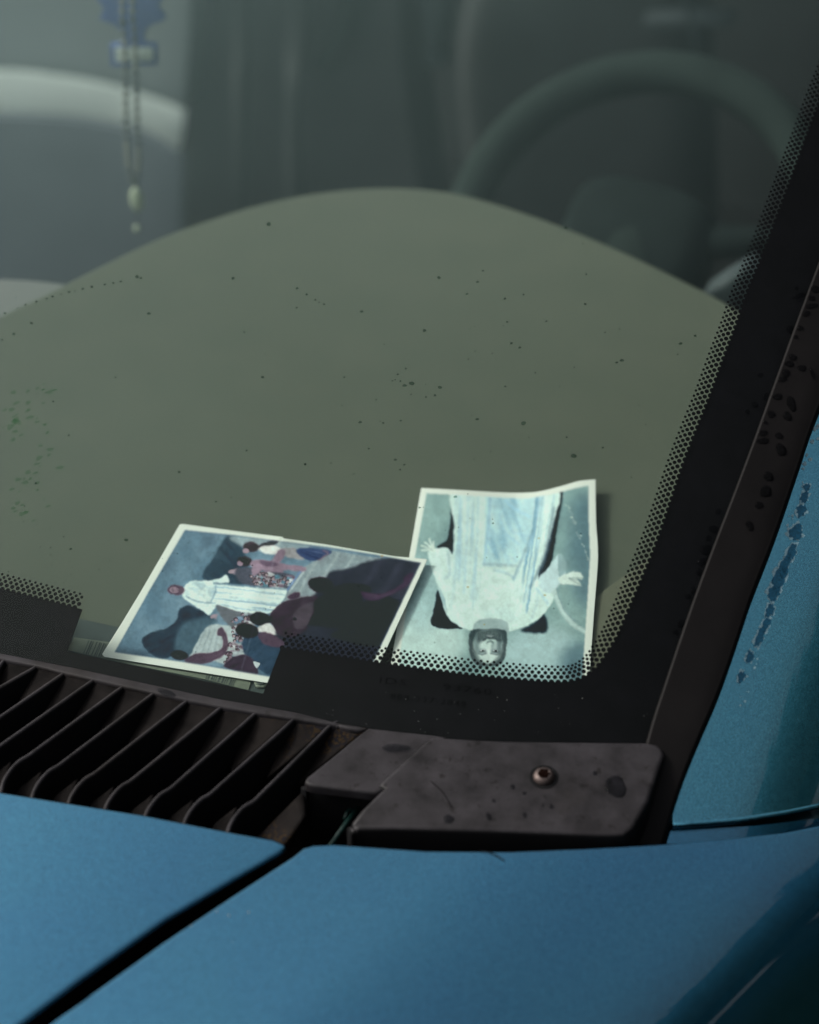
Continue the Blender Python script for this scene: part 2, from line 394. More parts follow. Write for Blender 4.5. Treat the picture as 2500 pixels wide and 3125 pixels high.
# ------------------------------------------------------------------ scuttle: lip, solid cover, grille of slats
top_edge = [(-420, 1900), (-200, 1945), (0, 1990), (230, 2035), (450, 2083), (660, 2128), (900, 2170), (1090, 2217), (1300, 2240), (1540, 2255), (1800, 2259), (1990, 2262)]
slat_tops = [(-140, 1965), (29, 2008), (119, 2027), (205, 2047), (296, 2067), (385, 2088), (480, 2108), (582, 2131), (689, 2149), (794, 2167), (913, 2184), (1024, 2203)]
lip_low = [(-420, 1925), (-140, 1984), (29, 2022), (119, 2040), (205, 2062), (296, 2082), (385, 2102), (480, 2122), (582, 2145), (689, 2165), (794, 2183), (913, 2201), (1024, 2220), (1108, 2236)]
grille = panel('cowl_grille', [(p[0], p[1]) for p in top_edge[:8]]+[(1128, 2222)]+[(p[0], p[1]-6) for p in lip_low[::-1]], h_cowl, M['plastic'], car, 40, .0016, .002, rings=3)
def h_cover(x, y):
    yb = cy(x)-.060
    return h_cowl(x, y)+.0015-22*np.clip(yb-y, 0, .05)**2
cover_pts = [(1322, 2245), (1540, 2257), (1800, 2260), (1980, 2262), (2006, 2268), (2022, 2284), (2026, 2302), (2010, 2345), (1976, 2443), (1950, 2490), (1930, 2524), (1900, 2546), (1820, 2546),
             (1500, 2534), (1200, 2526), (1098, 2528), (1070, 2540), (1064, 2530), (1076, 2508), (1106, 2470), (1169, 2407), (1150, 2398), (1230, 2325), (1300, 2262)]
cover = panel('cowl_cover', cover_pts, h_cover, M['plastic'], car, 22, .0030, .028, rings=5, mat2=M['black'])  # black underlip faces: grime and shade below the edge, both as colour
tab_pts = [(1124, 2219), (1200, 2228), (1365, 2246), (1330, 2280), (1262, 2340), (1180, 2405), (1143, 2420), (1090, 2412), (960, 2397), (940, 2392), (931, 2383), (940, 2370), (1023, 2303)]
tab = panel('cowl_cover_tab', tab_pts, lambda x, y: h_cowl(x, y)-.0002, M['plastic'], car, 26, .0018, .004, rings=4)
panel('tab_underside', inset(tab_pts, 10), lambda x, y: h_cowl(x, y)-.005, M['black'], tab, 40, .0005, .035)
# deep step walls beside the recess
def fin(name, px, h, thick, depth, mat, parent, n=5, taper=None, mat2=None):
    """an upright rib following pixels on h with a rounded crest"""
    P = hit(px, h); bm = bmesh.new(); rows = []
    N = len(P)
    prof = [(-1, -depth), (-1, -thick*.9), (-.8, -thick*.3), (-.35, 0), (.35, 0), (.8, -thick*.3), (1, -thick*.9), (1, -depth)]
    for i in range(N):
        t = P[min(i+1, N-1)]-P[max(i-1, 0)]; s = np.array([-t[1], t[0], 0]); s /= np.linalg.norm(s)+1e-9
        sc = taper(i/(N-1)) if taper else 1
        rows.append([bm.verts.new(P[i]+s*a*thick/2*sc+np.array([0, 0, b])) for a, b in prof])
    for A, B in zip(rows, rows[1:]):
        for k in range(len(prof)-1): bm.faces.new((A[k], A[k+1], B[k+1], B[k]))
    bm.faces.new(rows[0]); bm.faces.new(rows[-1][::-1])
    bmesh.ops.recalc_face_normals(bm, faces=bm.faces[:])
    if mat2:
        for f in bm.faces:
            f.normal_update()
            if abs(f.normal.z) < .25: f.material_index = 1  # upright rib sides blackened, painting in the shade between ribs
    o = from_bm(name, bm, mat, parent)
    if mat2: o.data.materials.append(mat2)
    return o
def tri(name, px, h, drops, mat, parent, sub=6):
    """a small moulded web between ribs: pixel corners on h, each let down by its own depth"""
    P = [hit([p], lambda x, y: h(x, y)-d)[0] for p, d in zip(px, drops)]
    bm = bmesh.new()
    if len(P) == 3: P = P+[P[2]+(P[0]-P[2])*1e-3]
    G = {}
    for i in range(sub+1):
        for j in range(sub+1):
            s, t = i/sub, j/sub
            G[i, j] = bm.verts.new((P[0]*(1-s)+P[1]*s)*(1-t)+(P[3]*(1-s)+P[2]*s)*t)
    for i in range(sub):
        for j in range(sub): bm.faces.new((G[i, j], G[i+1, j], G[i+1, j+1], G[i, j+1]))
    e = bmesh.ops.extrude_face_region(bm, geom=bm.faces[:])
    for v in [g for g in e['geom'] if isinstance(g, bmesh.types.BMVert)]: v.co.z -= .002
    bmesh.ops.recalc_face_normals(bm, faces=bm.faces[:])
    return from_bm(name, bm, mat, parent)
h_slat = lambda x, y: h_cowl(x, y)-.0005
slat_feet = [(-560, 2290), (-455, 2306), (-330, 2330), (-190, 2352), (-92, 2372), (3, 2396), (96, 2425), (206, 2449), (316, 2472), (438, 2495), (559, 2512), (693, 2533)]
for k, ((tx, ty), (bx, by)) in enumerate(zip(slat_tops, slat_feet)):
    ax, ay = bx+83, by-93
    L_ = [(ax+(tx-16-ax)*t, ay+(ty+8-ay)*t) for t in (.12, .3, .5, .7, .88)]
    pts = [(tx+7, ty-3), (tx-6, ty+2), (tx-20, ty+11)]+L_[::-1]+[(ax, ay), (bx+56, by-77), (bx+36, by-58), (bx+17, by-32), (bx+5, by-6), (bx-1, by+24), (bx-4, by+60)]
    if k == 1: pts = [(35, 2004), (10, 2014), (-8, 2040), (-40, 2090), (-90, 2150), (-170, 2200), (-270, 2250), (-320, 2350)]
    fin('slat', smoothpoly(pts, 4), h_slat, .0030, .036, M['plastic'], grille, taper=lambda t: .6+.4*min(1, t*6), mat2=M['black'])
    nx, ny = slat_tops[k+1] if k+1 < len(slat_tops) else (1120, 2222)
    tri('web', [(tx+4, ty+4), (nx+4, ny+1), (nx-208, ny+168), (tx-72, ty+128)], h_cowl, (.0010, .0010, .012, .014), M['grime'] if k > 8 else M['grime_dark'], grille)
    tri('foot_web', [(bx-34, by-22), (bx+30, by-72), (bx+4, by+30), (bx-58, by+12)], h_cowl, (.010, .008, .010, .012), M['grime_dark'], grille)
fin('plenum_wall', [(p[0], p[1]+14) for p in top_edge], lambda x, y: h_cowl(x, y)-.006, .003, .14, M['black'], car)
tri('side_web', [(925, 2415), (932, 2490), (868, 2580), (740, 2600)], h_cowl, (.004, .004, .010, .018), M['grime'], grille)
tri('side_web', [(920, 2400), (934, 2400), (938, 2500), (915, 2478)], h_cowl, (.000, .000, .014, .014), M['black'], grille)
gb = aty([(0, 0)], 1)
bm = bmesh.new(); A = hit([(1100, 2455), (1052, 2520), (1000, 2592)], lambda x, y: h_cowl(x, y)-.02)
tube(bm, A, .0016, 6); from_bm('painted_flange', bm, M['green_bar'], car)
bm = bmesh.new(); A = hit([(1078, 2468), (1060, 2478), (1052, 2500)], lambda x, y: h_cowl(x, y)-.022)
tube(bm, A, .0012, 6); from_bm('flange_clip', bm, M['green_bar'], car)

# the screw in the cover
sc = hit([(1660, 2372)], h_cover)[0]
def normal_at(h, p, e=1e-4):
    gx = (h(np.array([p[0]+e]), np.array([p[1]]))-h(np.array([p[0]-e]), np.array([p[1]])))[0]/(2*e)
    gy = (h(np.array([p[0]]), np.array([p[1]+e]))-h(np.array([p[0]]), np.array([p[1]-e])))[0]/(2*e)
    return Vector((-gx, -gy, 1)).normalized()
def lathe(name, c, nrm, prof, mat, parent, n=28, lobes=0, la=0):
    q = nrm.to_track_quat('Z', 'Y').to_matrix(); bm = bmesh.new(); rows = []
    for r, z in prof:
        row = []
        for k in range(n):
            a = k/n*2*math.pi; rr = r*(1+la*math.cos(lobes*a)) if lobes else r
            row.append(bm.verts.new(Vector(c)+q @ Vector((rr*math.cos(a), rr*math.sin(a), z))))
        rows.append(row)
    for A, B in zip(rows, rows[1:]):
        for k in range(n): bm.faces.new((A[k], A[(k+1) % n], B[(k+1) % n], B[k]))
    bm.faces.new(rows[-1])
    bmesh.ops.recalc_face_normals(bm, faces=bm.faces[:])
    return from_bm(name, bm, mat, parent)
nv = normal_at(h_cover, sc)
lathe('screw_recess', sc, nv, [(.0078, .0002), (.0070, .0005), (.0064, .0003)], M['black'], cover, 36)
screw = lathe('screw', sc, nv, [(.0057, .0003), (.0057, .0008), (.0054, .0016), (.0045, .0026), (.0034, .0033), (.0029, .0033), (.0026, .0028)], M['steel'], cover, 36)
lathe('screw_socket', Vector(sc)+nv*.0029, nv, [(.0030, .0004), (.0029, .00052), (.0010, .00050)], M['rust'], cover, 36, 6, .10)

# ------------------------------------------------------------------ windscreen, frit, dots
glass_o = panel('windshield', [(-1500, -900), (2500, -1600), (3000, -900), (2560, 900), (2300, 1450), (2080, 2050), (2000, 2290), (1900, 2310), (1300, 2290), (900, 2230), (450, 2140), (0, 2045), (-420, 1950), (-1500, 1700)],
                h_glass, M['glass'], car, 32, 0, 0)
GOUT = [(-1500, -900), (2500, -1600), (3000, -900), (2560, 900), (2300, 1450), (2080, 2050), (2000, 2270), (1300, 2250), (900, 2200), (450, 2110), (0, 2020), (-420, 1930), (-1500, 1700)]
panel('inner_film', GOUT, lambda x, y: h_glass(x, y)-.0035, M['haze'], glass_o, 60, 0, 0)
inner_a = [(-1200, 1500), (-300, 1722), (0, 1796), (252, 1860)]
notch = [(206, 1988), (803, 2117), (858, 1976)]
inner_b = [(858, 1976), (1143, 2020), (1387, 2054), (1560, 2072), (1651, 2079), (1721, 2081), (1770, 2072), (1811, 2046), (1839, 2015), (1867, 1971), (1888, 1934), (1946, 1798), (2000, 1668), (2046, 1535),
           (2088, 1409), (2130, 1301), (2167, 1209), (2209, 1092), (2247, 992), (2278, 900), (2333, 765), (2402, 580), (2500, 312), (2620, 0), (2750, -400)]
ib = smoothpoly(inner_b, 4)
frit_o = panel('ceramic_border', inner_a+notch[:2]+ib+[(3050, -500), (2650, 900), (2350, 1500), (2180, 1950), (2080, 2300), (1920, 2330), (1300, 2310), (900, 2250), (450, 2165), (0, 2068), (-420, 1975), (-1200, 1800)],
               h_frit, M['frit'], glass_o, 32, 0, 0, smooth=True)
def dots(path, side, bm):
    W = hit(path, h_frit); seg = np.linalg.norm(np.diff(W, axis=0), axis=1); L = np.concatenate([[0], np.cumsum(seg)])
    rows = [(-.0001, .00150, 0), (.00265, .00128, .5), (.0049, .00112, 0), (.0069, .00094, .5), (.0086, .00078, 0)]
    pitch = .0036
    for off, r, ph in rows:
        n = int(L[-1]/pitch)
        for i in range(n):
            s = (i+ph+.2)*pitch
            if s > L[-1]: continue
            p = np.array([np.interp(s, L, W[:, k]) for k in range(3)])
            t = np.array([np.interp(s+.004, L, W[:, k])-np.interp(s-.004, L, W[:, k]) for k in range(3)]); t /= np.linalg.norm(t)
            nn = np.array(normal_at(h_frit, p)); b = np.cross(nn, t)*side
            c = p+b*off+nn*.0002
            vs = [bm.verts.new(c+(t*math.cos(a)+b*math.sin(a))*r) for a in [k/12*2*math.pi for k in range(12)]]
            bm.faces.new(vs)
bm = bmesh.new(); dots(inner_a, 1, bm); dots(ib, 1, bm)
tag(from_bm('ceramic_dots', bm, M['frit'], glass_o), kind='stuff')
# faint writing left on the outside of the glass
def writing(body, p, q, size, parent):
    cu = bpy.data.curves.new('writing', 'FONT'); cu.body = body; cu.size = size; cu.resolution_u = 2; cu.space_character = 1.15
    ob = bpy.data.objects.new('writing_tmp', cu); COL.objects.link(ob)
    dg = bpy.context.evaluated_depsgraph_get(); me = bpy.data.meshes.new_from_object(ob.evaluated_get(dg))
    bpy.data.objects.remove(ob)
    A, B = hit([p, q], h_out); X = B-A; Lw = np.linalg.norm(X); X /= Lw; N = np.array(normal_at(h_out, A)); Y = np.cross(N, X)
    co = np.array([v.co for v in me.vertices]); sx = Lw/max(1e-6, co[:, 0].max())
    for v, c in zip(me.vertices, co): v.co = A+X*c[0]*sx+Y*c[1]+N*.0002
    o = link('glass_writing', me, None, parent, False); me.materials.clear(); me.materials.append(M['writing']); return o
M['writing'] = water('grease_mark', (.62, .62, .62), 1.01)
writing('IDS', (1154, 2084), (1240, 2093), .0050, glass_o)
writing('93760', (1350, 2104), (1500, 2122), .0050, glass_o)
writing('808-237-2848', (1190, 2132), (1422, 2158), .0045, glass_o)

# ------------------------------------------------------------------ side trim and pillar
tl = [(2740, 180), (2620, 500), (2500, 797), (2370, 1150), (2308, 1322), (2247, 1485), (2189, 1635), (2128, 1798), (2075, 1950), (2026, 2097), (2000, 2175), (1976, 2258), (1958, 2330), (1935, 2430), (1905, 2560)]
trr = [(2920, 250), (2700, 760), (2500, 1234), (2440, 1405), (2383, 1573), (2344, 1679), (2291, 1815), (2247, 1947), (2194, 2097), (2134, 2238), (2088, 2351), (2050, 2464), (2018, 2575)]
trim = panel('side_trim', smoothpoly(tl, 4)+[(1925, 2575), (2005, 2578)]+smoothpoly(trr[::-1], 4), h_trim, M['rubber'], car, 30, .0022, .03)
pil = smoothpoly([(p[0]-4, p[1]) for p in trr[:-1]], 4)
pillar = panel('pillar_panel', pil+[(2052, 2517), (2150, 2511), (2260, 2502), (2400, 2480), (2520, 2455), (2800, 2370), (3300, 2200), (3500, 900), (3100, 200)],
               h_pillar, M['paint_dusty'], car, 30, .0022, .02, hem=.003)
base_p = panel('pillar_base', [(2040, 2533), (2150, 2529), (2300, 2521), (2420, 2507), (2540, 2492), (2900, 2404), (2900, 2500), (2500, 2570), (2300, 2600), (2024, 2615)], lambda x, y: np.minimum(h_pillar(x, y)-.010, h_fender(x, y)-.006), M['paint'], car, 30, 0, 0)

def rough_outline(cx, cy_, a, b, ang, n=34, amp=.16, seed=0):
    rg = np.random.default_rng(seed); k = np.arange(n)/n*2*math.pi
    rr = 1+amp*(.6*np.sin(3*k+rg.uniform(0, 6))+.5*np.sin(7*k+rg.uniform(0, 6))+.7*rg.uniform(-1, 1, n))
    x = a*rr*np.cos(k); y = b*rr*np.sin(k); c, s = math.cos(ang), math.sin(ang)
    return [(cx+c*u-s*v, cy_+s*u+c*v) for u, v in zip(x, y)]
Z3 = lambda x, y: (2000+x/2.27, 1150+y/2.27)
peels = [(1050, 765, 10, 12), (1035, 832, 11, 19), (1012, 925, 14, 19), (975, 1075, 19, 24), (945, 1215, 13, 27), (898, 1310, 13, 40), (860, 1400, 18, 42), (822, 1500, 17, 24), (795, 1618, 12, 22), (768, 1715, 11, 22), (725, 1800, 11, 32), (655, 1940, 11, 18), (597, 2078, 10, 18)]
for k, (x, y, a, b) in enumerate(peels):
    X, Y = Z3(x, y); ang = .36
    rim = panel('flaked_rim', rough_outline(X-1, Y, a*1.28, b*1.16, ang, 30, .24, k), lambda x, y: h_pillar(x, y)+.00025, M['peel_rim'], pillar, 8, 0, 0)
    panel('flaked_patch', rough_outline(X, Y, a, b, ang, 30, .2, k+50), lambda x, y: h_pillar(x, y)+.0005, M['peel'], pillar, 8, 0, 0)
for k in range(46):
    y = RNG.uniform(300, 2400); X, Y = Z3(1128-(y-300)*.262+RNG.normal(0, 16), y)
    r = RNG.uniform(1.2, 4.2)*(1.5 if y < 700 else 1)
    panel('flaked_rim', rough_outline(X, Y, r, r*1.2, .3, 9, .2, k+99), lambda x, y: h_pillar(x, y)+.0003, M['peel_rim'], pillar, 20, 0, 0)

# ------------------------------------------------------------------ dashboard
arch = smoothpoly([(-700, 1330), (-300, 1110), (0, 945), (150, 872), (300, 795), (500, 700), (750, 614), (950, 570), (1130, 552), (1300, 556), (1450, 582), (1650, 645), (1850, 725), (2050, 818), (2240, 918), (2420, 1040), (2700, 1250)], 4)
dash = panel('dashboard', arch+[(2500, 1700), (2200, 2290), (1900, 2262), (1300, 2240), (803, 2165), (206, 2042), (0, 2008), (-900, 1850)], h_dash, M['dash'], car, 70, .008, .22, 4200)
far_pad = panel('dashboard_far_pad', smoothpoly([(-700, 800), (-300, 812), (0, 824), (90, 828), (180, 838), (235, 850)], 4)+[(300, 900), (200, 1100), (-900, 1500)], lambda x, y: .925+0*x, M['dash2'], car, 80, .01, .15, 4200)
pale_area = panel('dashboard_end_cap', [(1750, 1880), (1830, 1812), (1900, 1760), (1985, 1700), (2080, 1640), (2300, 1560), (2300, 1700), (2060, 2260), (1700, 2230)], lambda x, y: .9525+0*x, M['dash3'], car, 60, .0008, .001, 4200)  # paler sheet over the right end of the dashboard top

# identification plate behind the notch
vin = panel('identification_plate', [(222, 1882), (360, 1912), (560, 1962), (880, 2036), (850, 2150), (560, 2080), (180, 1992)], lambda x, y: .9540+0*x, M['plate'], car, 80, .0006, .003)
lab = panel('barcode_label', [(226, 1945), (330, 1959), (560, 2010), (766, 2078), (758, 2106), (620, 2072), (400, 2028), (206, 1984)], lambda x, y: .9550+0*x, M['label'], vin, 60, 0, 0)
def bar(x0, x1, y0, y1, sl=.19, lean=-.42):
    p = [(x0, y0), (x1, y0+(x1-x0)*sl), (x1+lean*(y1-y0), y1+(x1-x0)*sl), (x0+lean*(y1-y0), y1)]
    panel('barcode_bar', p, lambda x, y: .9553+0*x, M['bar'], vin, 60, 0, 0)
for x, wd in [(271, 2), (278, 4), (284, 3), (295, 3), (304, 4), (310, 2), (316, 5), (323, 3)]: bar(x, x+wd, 1954+(x-271)*.19, 1994+(x-271)*.22)
for x, wd in [(640, 2), (646, 3), (655, 5), (663, 2), (669, 2), (676, 6), (688, 5), (697, 2), (703, 2), (711, 5), (719, 2), (724, 2)]: bar(x, x+wd, 2040+(x-640)*.23, 2072+(x-640)*.235)
ws = hit([(797, 2086)], lambda x, y: .9548+0*x)[0]
lathe('washer', ws, Vector((0, 0, 1)), [(.0040, 0), (.0040, .0006), (.0022, .0006)], M['label'], vin, 20, 5, .08)
lathe('rivet', ws+np.array([0, 0, .0005]), Vector((0, 0, 1)), [(.0024, 0), (.0022, .0009), (.0015, .0013), (.0014, .0008), (.0004, .0007)], M['bar'], vin, 20)

# ------------------------------------------------------------------ cabin
def wheel():
    c = aty([(1935, 735)], .92)[0]; n = Vector((-.10, -.66, .74)).normalized()  # wheel axis, tipped up
    q = n.to_track_quat('Z', 'Y').to_matrix(); RR = .178
    root = bpy.data.objects.new('steering_wheel', None); COL.objects.link(root); root.parent = car
    bm = bmesh.new(); tube(bm, [Vector(c)+q @ Vector((RR*math.cos(a), RR*math.sin(a), 0)) for a in [k/72*2*math.pi for k in range(72)]], .0215, 14, True)
    from_bm('rim', bm, M['wheel'], root)
    bm = bmesh.new(); rows = []
    for s, z in ((1, -.03), (1, .0), (.93, .016), (.7, .024)):
        rows.append([bm.verts.new(Vector(c)+q @ Vector((.075*s*math.copysign(abs(math.cos(a))**.6, math.cos(a)), .06*s*math.copysign(abs(math.sin(a))**.6, math.sin(a)), z))) for a in [k/32*2*math.pi for k in range(32)]])
    for A, B in zip(rows, rows[1:]):
        for k in range(32): bm.faces.new((A[k], A[(k+1) % 32], B[(k+1) % 32], B[k]))
    bm.faces.new(rows[-1]); bm.faces.new(rows[0][::-1]); from_bm('hub', bm, M['wheel_hub'], root)
    for a0 in (R_(15), R_(270)):
        bm = bmesh.new(); tube(bm, [Vector(c)+q @ Vector((t*math.cos(a0), t*math.sin(a0), -.012*(1-(t/RR)))) for t in (.05, .09, .13, RR)], [.022, .016, .013, .012], 10)
        from_bm('spoke', bm, M['wheel_hub'], root)
    bm = bmesh.new(); tube(bm, [Vector(c)-n*.02, Vector(c)+Vector((0, -.18, -.14))], [.045, .05], 16); from_bm('column', bm, M['wheel'], root)
wheel()
slab('rear_bulkhead', [(-900, -900), (3400, -900), (3400, 1500), (-900, 1500)], 2.3, M['seat'], car, .03, 400)
seat_p = bpy.data.objects.new('passenger_seat', None); COL.objects.link(seat_p); seat_p.parent = car
slab('seat_back', [(-500, -700), (598, -700), (592, -100), (585, 100), (568, 335), (430, 300), (300, 262), (150, 235), (0, 222), (-500, 200)], 1.55, M['seat_grey'], seat_p, .1, 90, .004)
slab('seat_band', smoothpoly([(-500, 195), (0, 214), (150, 228), (300, 252), (430, 288), (567, 335)], 3)+smoothpoly([(548, 462), (480, 420), (400, 388), (250, 360), (120, 350), (0, 346), (-500, 330)], 3), 1.52, M['band'], seat_p, .002, 60, .001)
slab('seat_cushion', smoothpoly([(-500, 340), (0, 352), (120, 357), (250, 368), (400, 396), (480, 428), (560, 476)], 3)+[(555, 900), (540, 1300), (-500, 1300)], 1.46, M['seat_blue'], seat_p, .006, 90, .002)
cs = bpy.data.objects.new('centre_seat', None); COL.objects.link(cs); cs.parent = car
slab('seat_back', smoothpoly([(575, -700), (597, -200), (590, 100), (565, 400), (548, 760)], 4)+[(548, 1100), (1345, 1100), (1290, 600), (1230, 200), (1200, -700)], 1.60, M['seat'], cs, .1, 90, .004)
for x0, x1 in ((690, 742), (850, 925)):
    slab('fabric_rib', [(x0+25, -700), (x1+25, -700), (x1-8, 900), (x0-8, 900)], 1.55, M['seat_rib'] if 'seat_rib' in M else M['seat_rib'], cs, .02, 200, .008)
slab('seat_wing', smoothpoly([(1235, -700), (1250, -100), (1262, 60), (1285, 180), (1312, 225), (1345, 190), (1372, 60), (1385, -100), (1400, -700)], 3), 1.62, M['trimgrey'], cs, .03, 120, .012)
slab('seat_strap', smoothpoly([(1040, -700), (1035, -50), (1005, 100), (948, 200), (985, 222), (1050, 130), (1088, 0), (1100, -700)], 3), 1.58, M['wheel'], cs, .003, 120, .002)
ds = bpy.data.objects.new('driver_seat', None); COL.objects.link(ds); ds.parent = car
slab('seat_back', smoothpoly([(1400, 1100), (1360, 600), (1330, 200), (1400, -80), (1600, -170), (1980, -170), (2110, -60), (2150, 300), (2180, 1100)], 5), 1.8, M['seat'], ds, .1, 90, .04)
slab('seat_belt', [(1890, -700), (1950, -700), (2150, 210), (2120, 215), (2095, 60)], 1.7, M['trimgrey'], ds, .003, 200, .003)
slab('door_trim', [(1930, 55), (2240, 45), (2240, 95), (1960, 100)], 1.7, M['trimgrey'], car, .03, 200, .008)
slab('door_trim', [(2130, 905), (2200, 868), (2290, 800), (2330, 900), (2280, 1000), (2200, 960)], .62, M['trimgrey'], car, .02, 200, .006)

# roof and cabin shell, above the picture
bm = bmesh.new(); box(bm, (-.45, 2.15, 1.50), (1.5, 1.5, .03)); roof = from_bm('roof', bm, M['paint'], car, False)
bm = bmesh.new(); box(bm, (-.45, 1.3, .05), (1.5, 2.4, .03)); from_bm('cabin_floor', bm, M['black'], car, False)

# ------------------------------------------------------------------ hanging things
def hanging():
    y0 = .60
    t = bpy.data.objects.new('air_freshener', None); COL.objects.link(t)
    tag(t, 'blue fir-tree card air freshener with a white label, hanging behind the glass', 'air freshener')
    tree = [(392, -330), (405, -250), (445, -205), (425, -195), (470, -140), (445, -130), (500, -60), (470, -50), (508, -12), (490, 2), (484, 22), (498, 38), (506, 56), (488, 68), (462, 76), (444, 92), (438, 112), (444, 130),
            (478, 130), (480, 200), (337, 204), (334, 134), (372, 132), (374, 108), (366, 90), (346, 76), (318, 66), (300, 58), (312, 42), (314, 22), (302, 8), (288, -10), (320, -50), (292, -60), (345, -130), (322, -140), (362, -195), (345, -205), (380, -250)]
    slab('card', tree, y0, M['blue_card'], t, .0016, 60, .0008)
    slab('card_label', [(350, 146), (466, 144), (466, 186), (351, 190)], y0-.0015, M['white_card'], t, .0003, 60, .0003)
    P = aty([(392, -330), (395, -700)], y0); bm = bmesh.new(); tube(bm, P, .0006, 6); from_bm('string', bm, M['white_card'], t)
    r = bpy.data.objects.new('rosary', None); COL.objects.link(r)
    tag(r, 'string of small beads with pale oval pendant hanging before the blue air freshener', 'rosary')
    y1 = .575
    left = [(372, -600), (373, 0), (375, 60), (380, 120), (384, 300), (386, 400), (390, 480), (402, 560)]
    right = [(412, -600), (405, 0), (410, 100), (417, 300), (420, 400), (424, 480), (416, 560)]
    for path in (left, right):
        W = aty(smoothpoly(path, 6), y1); bm = bmesh.new(); tube(bm, W, .0005, 5); from_bm('cord', bm, M['dark_bead'], r)
        seg = np.linalg.norm(np.diff(W, axis=0), axis=1); L = np.concatenate([[0], np.cumsum(seg)]); s = .012
        bead = None; i = 0
        while s < L[-1]:
            p = [np.interp(s, L, W[:, k]) for k in range(3)]
            pale = i % 6 < 3
            key = 'bead'
            me = beads.get(pale)
            if me is None:
                bm = bmesh.new(); bmesh.ops.create_uvsphere(bm, u_segments=10, v_segments=6, radius=.0029)
                me = bpy.data.meshes.new('bead'); bm.to_mesh(me); bm.free(); me.materials.append(M['bead'] if pale else M['dark_bead']); beads[pale] = me
                for f in me.polygons: f.use_smooth = True
            o = bpy.data.objects.new('bead', me); COL.objects.link(o); o.location = p; o.parent = r
            s += .0078; i += 1
    for nm, px, ra, rb in (('pendant', (417, 608), .0066, .0118), ('bead', (418, 698), .0030, .0034)):
        c = aty([px], y1)[0]; bm = bmesh.new(); bmesh.ops.create_uvsphere(bm, u_segments=20, v_segments=12, radius=1, matrix=Matrix.Translation(c) @ Matrix.Diagonal((ra, .003, rb, 1)))
        from_bm(nm, bm, M['pendant'], r)
    bm = bmesh.new(); tube(bm, aty([(409, 558), (417, 610), (418, 698)], y1+.001), .0005, 5); from_bm('cord', bm, M['dark_bead'], r)
beads = {}
hanging()

